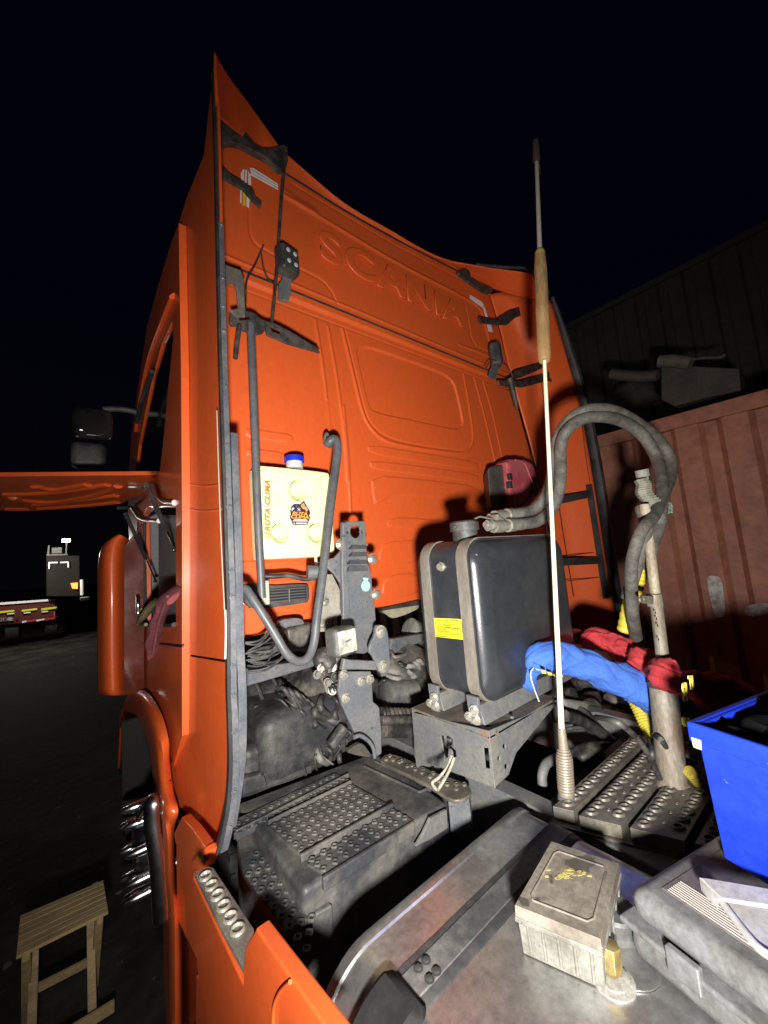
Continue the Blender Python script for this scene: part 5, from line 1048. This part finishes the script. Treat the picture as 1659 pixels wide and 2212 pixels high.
for i in range(13):
    u=-.13+i*.0052 if i<8 else .10+(i-8)*.0052
    a=cc+U2*u+W2*-.25+V((0,0,.1197)); b=cc+U2*u+W2*.26+V((0,0,.1197)); g.tube([a,b],.0016,6)
lf=g.build('lid_groove_rib',mat('worn_rib_edge',(.24,.22,.2),.5),lid2)
for v_ in (-.20,.02): rbox('case_latch',cc-U2*.190+W2*v_+V((0,0,.06)),(.014,.05,.04),.004,gc,cs_,M=Mc)
# white tray piece lying on the case
tr_=thing('plastic_tray',P(*cI(1500,950),('z',1.15)),'pale grey broken plastic tray with a folded edge lying on the grey case','tray')
tz2=1.165; tpl=mat('pale_grey_plastic',(.33,.32,.32),.5,dirt=(.22,.21,.19),damt=.6,dscale=12)
def tzp(l,z): return [P(*cI(x,y),('z',z)) for x,y in l]
plate('tray_panel',tzp([(1405,850),(1470,860),(1760,915),(1760,1200),(1600,1112)],1.150),.006,tpl,tr_,side=(0,0,5))
plate('tray_ledge',tzp([(1292,738),(1345,745),(1760,815),(1760,905),(1405,850)],1.170),.006,tpl,tr_,side=(0,0,5))
a=tzp([(1290,740),(1400,858)],1.168); b=tzp([(1302,815),(1388,915)],1.150); g=G(); q=[a[0],a[1],b[1],b[0]]; g.hexa([p+V((.004,.002,-.001)) for p in q],q); g.build('tray_edge',tpl,tr_,bev=.001)
a=tzp([(1400,858),(1600,1112),(1760,1200)],1.150); tube('tray_lip',a,.006,tpl,tr_,sm=5)
# blue bin
zr=1.394
A=Y(*cL(1165,690),.25); zr=A.z; B=P(*cL(1659,850),('z',zr)); e=(B-A).normalized(); pn=V((-e.y,e.x,0)).normalized()
if pn.dot(V((1,1,0)))<0: pn=-pn
zb_=Y(*cL(1365,1595),.25).z; Ab=P(*cL(1365,1595),('z',zb_)); Bl=P(*cL(1659,1775),('z',zb_)); e_b=(Bl-Ab).normalized()
bn=thing('storage_bin',(A.x+.2,A.y-.1,zb_),'bright blue plastic storage bin with scuffed sides resting beside the post','bin')
Lr=.42; Dr=.30
t4=[A,A+e*Lr,A+e*Lr+pn*Dr,A+pn*Dr]; b4_=[Ab,Ab+e_b*(Lr-.10),Ab+e_b*(Lr-.10)+pn*(Dr-.07),Ab+pn*(Dr-.07)]
g=G(); th=.006; ctt=sum(t4,V())/4; ctb=sum(b4_,V())/4
ti=[p+(ctt-p).normalized()*.012 for p in t4]; bi=[p+(ctb-p).normalized()*.012+V((0,0,.006)) for p in b4_]
vs=b4_+t4+bi+ti; fs=[(3,2,1,0),(8,9,10,11)]+[(i,(i+1)%4,4+(i+1)%4,4+i) for i in range(4)]+[(8+(i+1)%4,8+i,12+i,12+(i+1)%4) for i in range(4)]+[(4+i,4+(i+1)%4,12+(i+1)%4,12+i) for i in range(4)]
bd=mesh('bin_body',vs,fs,blue,bn,bev=.007,seg=3)
g=G(); k1=[ctt+(p-ctt)*1.05 for p in t4]; k0=[ctt+(p-ctt)*.985 for p in t4]; hr=.034
vs=[p-V((0,0,hr)) for p in k1]+[p+V((0,0,.002)) for p in k1]+[p+V((0,0,.002)) for p in k0]+[p-V((0,0,hr)) for p in k0]
fs=[((k%4)*4+i,(k%4)*4+(i+1)%4,((k+1)%4)*4+(i+1)%4,((k+1)%4)*4+i) for k in range(4) for i in range(4)]
mesh('bin_rim',vs,fs,blue,bn,bev=.004,seg=3)
sheet=[]
nu_,nv_=14,12; vs=[]; 
for i in range(nv_+1):
    for j in range(nu_+1):
        p=(A+e*Lr*(.03+.94*j/nu_)+pn*Dr*(.06+.98*i/nv_)); k=math.sin(math.pi*j/nu_)
        p=V((p.x,p.y,A.z-.018+.030*(i/nv_)+.012*math.sin(j*1.9+i*.7)*math.sin(i*1.3)+.006*math.sin(j*4.1-i*2.7))); vs.append(p)
fs=[(i*(nu_+1)+j,i*(nu_+1)+j+1,(i+1)*(nu_+1)+j+1,(i+1)*(nu_+1)+j) for i in range(nv_) for j in range(nu_)]
sh_=mesh('bin_shade_sheet',vs,fs,mat('bin_shade_black',(.006,.006,.007),.95,spec=.05),None,solid=.006); tag(sh_,'added black sheet standing in for the shade inside the blue bin','sheet')  # added sheet, its black paints the shade that hides the bin interior
def fb(u,v): p=(A*(1-v)+Ab*v); q=(A+e*Lr)*(1-v)+(Ab+e_b*(Lr-.10))*v; return p.lerp(q,u)
tube('moulded_line',[fb(u,v)-pn*.001 for u,v in((.28,.13),(.30,.4),(.36,.62),(.46,.80),(.6,.9))],.003,blue,bd,flat=.5)
plate('white_sticker',[P(*cL(x,y),('p',tuple(A+(A-ctt)*.05-pn*.001-V((0,0,.02))),tuple(pn))) for x,y in((1145,785),(1208,805),(1215,870),(1160,850))],.001,whi,bn)
# ---- work glove and rag hanging from the locker opening
gl3=mat('tan_leather',(.36,.30,.14),.8,dirt=(.20,.16,.08),damt=.8,dscale=30,bump=.4); rg=mat('maroon_rag',(.20,.045,.055),.9,dirt=(.13,.03,.04),damt=.6,dscale=25,bump=.4,bscale=200)
GP=('v',(.315,1.75),(.345,3.2))
gv=thing('work_glove',P(*cQ(260,1520),GP),'crumpled tan leather work glove hanging out of the open side locker','glove')
tube('glove_palm',[P(*cQ(x,y),GP) for x,y in((160,1640),(210,1600),(260,1540),(300,1470),(350,1420),(430,1400))],[.012,.035,.045,.034,.026,.02],gl3,gv,flat=.5)
for l in ([(215,1580),(205,1540),(222,1500)],[(190,1640),(215,1670),(260,1655)],[(300,1500),(340,1450),(400,1425)],[(200,1620),(165,1625),(150,1610)]): tube('glove_finger',[P(*cQ(x,y),GP) for x,y in l],[.015,.014,.010],gl3,gv)
rgo=tube('shop_rag',[P(*cQ(x,y),('v',(.300,1.75),(.335,3.2))) for x,y in((545,1400),(510,1350),(460,1380),(430,1480),(390,1600),(360,1720),(330,1850),(320,1980))],[.025,.040,.045,.046,.048,.048,.046,.022],rg,None,flat=.45,seg=24)
for i,v in enumerate(rgo.data.vertices): v.co+=V((.004*math.sin(v.co.z*60),.003*math.sin(v.co.z*35+v.co.y*200),0))
tag(rgo,'dusty maroon rag hanging down over the edge of the open side locker','rag')
tube('rag_fold',[P(*cQ(x,y),('v',(.281,1.75),(.316,3.2))) for x,y in((480,1370),(440,1480),(400,1600),(370,1720),(350,1850),(330,1950))],.006,rg,rgo)
# ================================================================== YARD
gm=mat('yard_asphalt',(.011,.0105,.0098),.9,dirt=(.045,.042,.036),damt=.9,dscale=1.6,bump=.9,bscale=14,speck=((.11,.10,.085),11,.66),spec=.15)
gs=mesh('ground',[(-150,-60,0),(150,-60,0),(150,240,0),(-150,240,0)],[(0,1,2,3)],gm,None); tag(gs,kind='structure')
wood=mat('light_pine',(.30,.22,.10),.7,dirt=(.17,.13,.07),damt=.8,dscale=8,stretch=(1,6,1))
S4=[P(*cG(x,y),('z',.42)) for x,y in((120,1512),(612,1302),(642,1490),(95,1760))]   # far-left, far-right, near-right, near-left
sc_=sum(S4,V())/4; so_=thing('folding_stool',(sc_.x,sc_.y,0),'small slatted wooden folding stool standing on the dark yard','stool')
fl_,fr_,nr,nl=S4
for i in range(7):
    a=i/7+.008; b=(i+1)/7-.012; q=[fl_.lerp(nl,a),fr_.lerp(nr,a),fr_.lerp(nr,b),fl_.lerp(nl,b)]; g=G(); g.hexa([p-V((0,0,.012)) for p in q],q); g.build('seat_slat',wood,so_,bev=.002)
ex=(nr-nl).normalized(); ey_=(fl_-nl).normalized()
def bar3(name,a,b,w_,h): 
    d=(b-a).normalized(); s_=d.cross(V((0,0,1))); s_=s_.normalized() if s_.length>.1 else ex; u_=s_.cross(d).normalized(); g=G()
    g.hexa([a-s_*w_/2-u_*h/2,a+s_*w_/2-u_*h/2,a+s_*w_/2+u_*h/2,a-s_*w_/2+u_*h/2],[b-s_*w_/2-u_*h/2,b+s_*w_/2-u_*h/2,b+s_*w_/2+u_*h/2,b-s_*w_/2+u_*h/2]); g.build(name,wood,so_,bev=.002)
dz=V((0,0,-.02))
wdt=(nr-nl).length; dep=(fl_-nl).length
for k,(s_,off) in enumerate(((.10,0),(.90,0))):
    nx=nl+ex*wdt*s_; fx=fl_+ex*wdt*s_
    bar3('leg',nx+ey_*.03+dz,V((fx.x,fx.y,0))-ey_*0+V((0,0,.005)),.028,.016); o2=ex*(.02 if s_<.5 else -.02)
    bar3('leg',fx-ey_*.03+dz+o2,V((nx.x,nx.y,0))+o2-ey_*.02+V((0,0,.005)),.028,.016)
    bar3('seat_rail',nx+dz*.9+ey_*.0,fx+dz*.9,.022,.028)
zq_=.09
bar3('stretcher',nl-ex*.01-ey_*.02+V((0,0,-.33)),nr+ex*.02-ey_*.02+V((0,0,-.33)),.014,.040); bar3('stretcher',fl_.lerp(nl,.3)+ex*.04+V((0,0,-.25)),fr_.lerp(nr,.3)-ex*.04+V((0,0,-.25)),.014,.03)
# shipping container
rc_=mat('faded_red_container_paint',(.27,.10,.062),.6,dirt=(.18,.065,.04),damt=.8,dscale=1.6,bump=.06,speck=((.20,.09,.06),4,.66))
CX_=3.62; CZ=P(1300,940,('x',CX_)).z; CT=thing('shipping_container',(CX_+1.2,2.5,0),'faded dark red corrugated shipping container to the right of the truck','container')
g=G(); y=-4.0; prof=[]
while y<9.0:
    prof+=[(y,0),(y+.07,0),(y+.105,.036),(y+.175,.036),(y+.21,0)]; y+=.278
vs=[];fs=[]
for yy,d in prof: vs+=[V((CX_+d,yy,.16)),V((CX_+d,yy,CZ-.11))]
for i in range(len(prof)-1): fs.append((2*i,2*i+1,2*i+3,2*i+2))
cwm=mesh('corrugated_side',vs,fs,rc_,CT,smooth=False,solid=.004)
g=G(); g.box((CX_+.01,2.5,CZ-.055),(.07,13,.11)); g.build('top_rail',rc_,CT,bev=.006); g=G(); g.box((CX_+.01,2.5,.08),(.08,13,.16)); g.build('bottom_rail',rc_,CT,bev=.006)
g=G(); g.box((CX_+1.25,2.5,CZ-.03),(2.36,12.9,.03)); g.build('roof',rc_,CT); g=G(); g.box((CX_+2.44,2.5,CZ/2),(.03,12.9,CZ-.1)); g.build('back_side',rc_,CT)
wp=mat('white_paint_smear',(.42,.42,.42),.7,dirt=(.2,.12,.1),damt=.9,dscale=16)
for l in ([(1140,1200),(1180,1190),(1225,1205),(1238,1300),(1250,1420),(1190,1425),(1165,1330),(1150,1260)],[(1345,1385),(1380,1350),(1500,1340),(1500,1400),(1380,1425)]):
    plate('paint_patch',[P(*cF(x,y),('x',CX_-.004)) for x,y in l],.003,wp,CT,rnd=2)
# dark warehouse behind the container
WX=8.0; WZ=P(1450,594,('x',WX)).z; Wh=thing('warehouse',(WX+6,6,0),'tall dark ribbed-metal warehouse beyond the red container','warehouse')
wm=mat('dull_ribbed_cladding',(.045,.042,.036),.7,dirt=(.03,.028,.025),damt=.7,dscale=1.2)
vs=[];fs=[];yy=-8.0;pr=[]
while yy<14: pr+=[(yy,0),(yy+.16,0),(yy+.19,.03),(yy+.30,.03),(yy+.33,0)]; yy+=.36
for a,d in pr: vs+=[V((WX+d,a,0)),V((WX+d,a,WZ))]
for i in range(len(pr)-1): fs.append((2*i,2*i+1,2*i+3,2*i+2))
mesh('ribbed_wall',vs,fs,wm,Wh,smooth=False,solid=.005)
g=G(); g.box((WX+.02,3,WZ),(.16,22,.10)); g.build('eaves_gutter',wm,Wh)
g=G(); g.hexa([V((WX,-8,WZ+.05)),V((WX,14,WZ+.05)),V((WX+12,14,WZ+.05)),V((WX+12,-8,WZ+.05))],[V((WX,-8,WZ+.09)),V((WX,14,WZ+.09)),V((WX+6,14,WZ+1)),V((WX+6,-8,WZ+1))]); g.build('roof',wm,Wh)
# scrap lying on the container
jm=mat('dull_scrap_metal',(.055,.042,.034),.7,dirt=(.03,.025,.02),damt=.8,dscale=5,bump=.3); jx=3.95
def J(l,x=jx): return [P(*cJ(a,b),('x',x)) for a,b in l]
jb=plate('metal_housing',J([(880,1190),(960,1200),(1450,1225),(1462,1385),(1200,1440),(980,1500),(880,1450)],4.2),.25,jm,None,bev=.01); tag(jb,'dull brown crumpled sheet-metal housing lying on the roof of the red container','scrap')
jt=tube('scrap_pipe',J([(520,1265),(700,1285),(860,1275)],4.0),.05,jm,None,sm=3); tag(jt,'short dull pipe lying across the scrap on the container roof','pipe')
jt=tube('rolled_tarp',J([(868,1175),(950,1170),(1040,1180),(1100,1190)],4.1),.055,mat('dull_tarp',(.10,.09,.07),.8,dirt=(.05,.045,.035),damt=.7,dscale=14),None); tag(jt,'pale rolled tarpaulin on top of the crumpled metal housing','tarp')
jt=tube('bent_rod',J([(1100,1160),(1200,1148),(1300,1145),(1350,1125)],4.1),.014,jm,None); tag(jt,'thin bent rod sticking out over the metal housing','rod')
jt=blob('scrap_machine',cJ,700,1420,1.9,.30,jm,(1,1,.9)); jt.parent=None; jt.location=(0,0,0)
tag(jt,'lumpy dark scrap machine part on the container roof nearest the cab','scrap')
for v in jt.data.vertices: pass
# ---- far yard: lit lamp, parked flatbed, box truck
dr=mat('dark_red_bodywork',(.10,.015,.01),.5); wt=mat('white_reflective_strip',(.85,.85,.85),.5); yt=mat('yellow_reflective_strip',(.75,.75,.02),.5); rt=mat('red_reflective_strip',(.6,.03,.03),.5)
FYd=15.8
def FM(l,y=FYd): return [Y(*cM(a,b),y) for a,b in l]
fbt=thing('flatbed_trailer',(Y(*cM(200,900),FYd).x,FYd+3,0),'distant dark red flatbed trailer with white and yellow reflective strips','trailer')
plate('rear_panel',FM([(-150,875),(455,835),(460,1005),(-150,1045)]),.3,dr,fbt,bev=.01)
plate('deck_edge',FM([(-150,862),(425,822),(425,838),(-150,882)],15.74),.1,wt,fbt); plate('deck_edge_end',FM([(427,822),(462,820),(462,836),(427,838)],15.74),.1,rt,fbt)
for a,b in ((-60,118),(180,308),(343,470)): plate('yellow_reflector',FM([(a,925-(a)*.075),(b,920-(b)*.075),(b,935-(b)*.075),(a,942-(a)*.075)],15.74),.02,yt,fbt)
for a,b in ((195,255),(345,400),(60,120)): plate('pale_reflector',FM([(a,945-a*.06),(b,942-b*.06),(b,952-b*.06),(a,955-a*.06)],15.74),.02,wt,fbt)
for k,(a,b) in enumerate(((183,220),(222,300),(302,370),(372,455))): plate('bumper_strip',FM([(a,1006-(a-183)*.11),(b,1004-(b-183)*.11),(b,1016-(b-183)*.11),(a,1020-(a-183)*.11)],15.74),.02,wt if k%2==0 else rt,fbt)
plate('corner_strip',FM([(445,925),(458,923),(458,985),(447,988)],15.74),.02,rt,fbt)
plate('number_plate',FM([(-10,980),(112,972),(114,1000),(-10,1008)],15.74),.02,mat('grey_number_plate',(.35,.35,.33),.5),fbt)
a=FM([(50,988)],15.71)[0]; text('plate_number','BPJK 34',a,(1,0,.03),(0,0,1),.17,blk,fbt,ext=.002)
for a in (60,380):
    c=FM([(a,1090)],16.4)[0]; g=G(); g.lathe(V((c.x,16.4,.5)),(1,0,0),[(0,.3),(0,.5),(.28,.5),(.28,.3)],28); g.build('wheel',rub,fbt)
btk=thing('box_truck',(Y(*cM(520,600),16).x,18,0),'distant parked truck with angled white corner markings and a roof unit, under the lit lamp','truck')
plate('box_body',FM([(385,462),(660,462),(665,800),(385,800)],15.5),5,mat('dark_brown_body',(.008,.005,.003),.8,dirt=(.005,.004,.003),damt=.6,dscale=1),btk,bev=.02)
plate('roof_unit',FM([(428,395),(515,392),(515,442),(428,445)],15.45),.8,mat('roof_unit_grey',(.10,.10,.085),.6,dirt=(.06,.06,.05),damt=.6,dscale=9),btk,bev=.02)
plate('roof_edge',FM([(388,450),(560,446),(560,458),(388,462)],15.45),.1,mat('roof_unit_grey',(.4,.4,.4)),btk)
for l in ([(402,515),(480,513),(480,523),(415,525),(413,572),(402,572)],[(498,513),(571,511),(571,560),(560,560),(559,522),(498,523)]): plate('corner_marking',FM(l,15.42),.02,wt,btk)
plate('aerial_fin',FM([(390,450),(400,375),(412,375),(408,450)],15.45),.05,mat('roof_unit_grey',(.4,.4,.4)),btk)
tl=plate('tail_lamp',FM([(585,690),(645,685),(645,738),(600,735)],15.4),.05,mat('lit_amber_lamp',(1,.36,.05),.4,emit=1.6),btk)
lpst=thing('yard_lamp',Y(*cM(548,450),15.5),'lit white lamp on a thin pole on top of the distant box truck','lamp')
lc=Y(*cM(548,336),15.3); rb=Y(*cM(550,452),15.5); g=G(); g.tube([rb,V((rb.x,15.5,lc.z)),lc],.022,8); g.build('lamp_pole',mat('roof_unit_grey',(.4,.4,.4)),lpst)
g=G(); g.box(lc,(.20,.14,.10)); g.build('lamp_head',mat('lit_lamp',(1,.93,.72),.4,emit=18),lpst,bev=.02)
pl=bpy.data.lights.new('yard_strip_fill_light','POINT'); pl.energy=230; pl.color=(1,.93,.8); pl.shadow_soft_size=.12; po=bpy.data.objects.new('yard_strip_fill_light',pl); po.location=lc+V((-.8,-1.3,-.3)); COL.objects.link(po); po.parent=lpst; po.matrix_parent_inverse=Matrix.Translation(-V(lpst.location))  # fill light added ahead of the lamp head to brighten the reflective strips
hd_=tube('distant_post',[Y(*cM(680,660),15),Y(*cM(682,790),15)],.05,wt,None,sm=0); tag(hd_,'short pale post beside the distant box truck','post')
hd_=plate('distant_kerb_block',FM([(665,812),(740,806),(740,830),(668,836)],13.5),.4,mat('pale_concrete',(.4,.4,.38),.8),None); tag(hd_,'pale low concrete block near the far box truck','block')
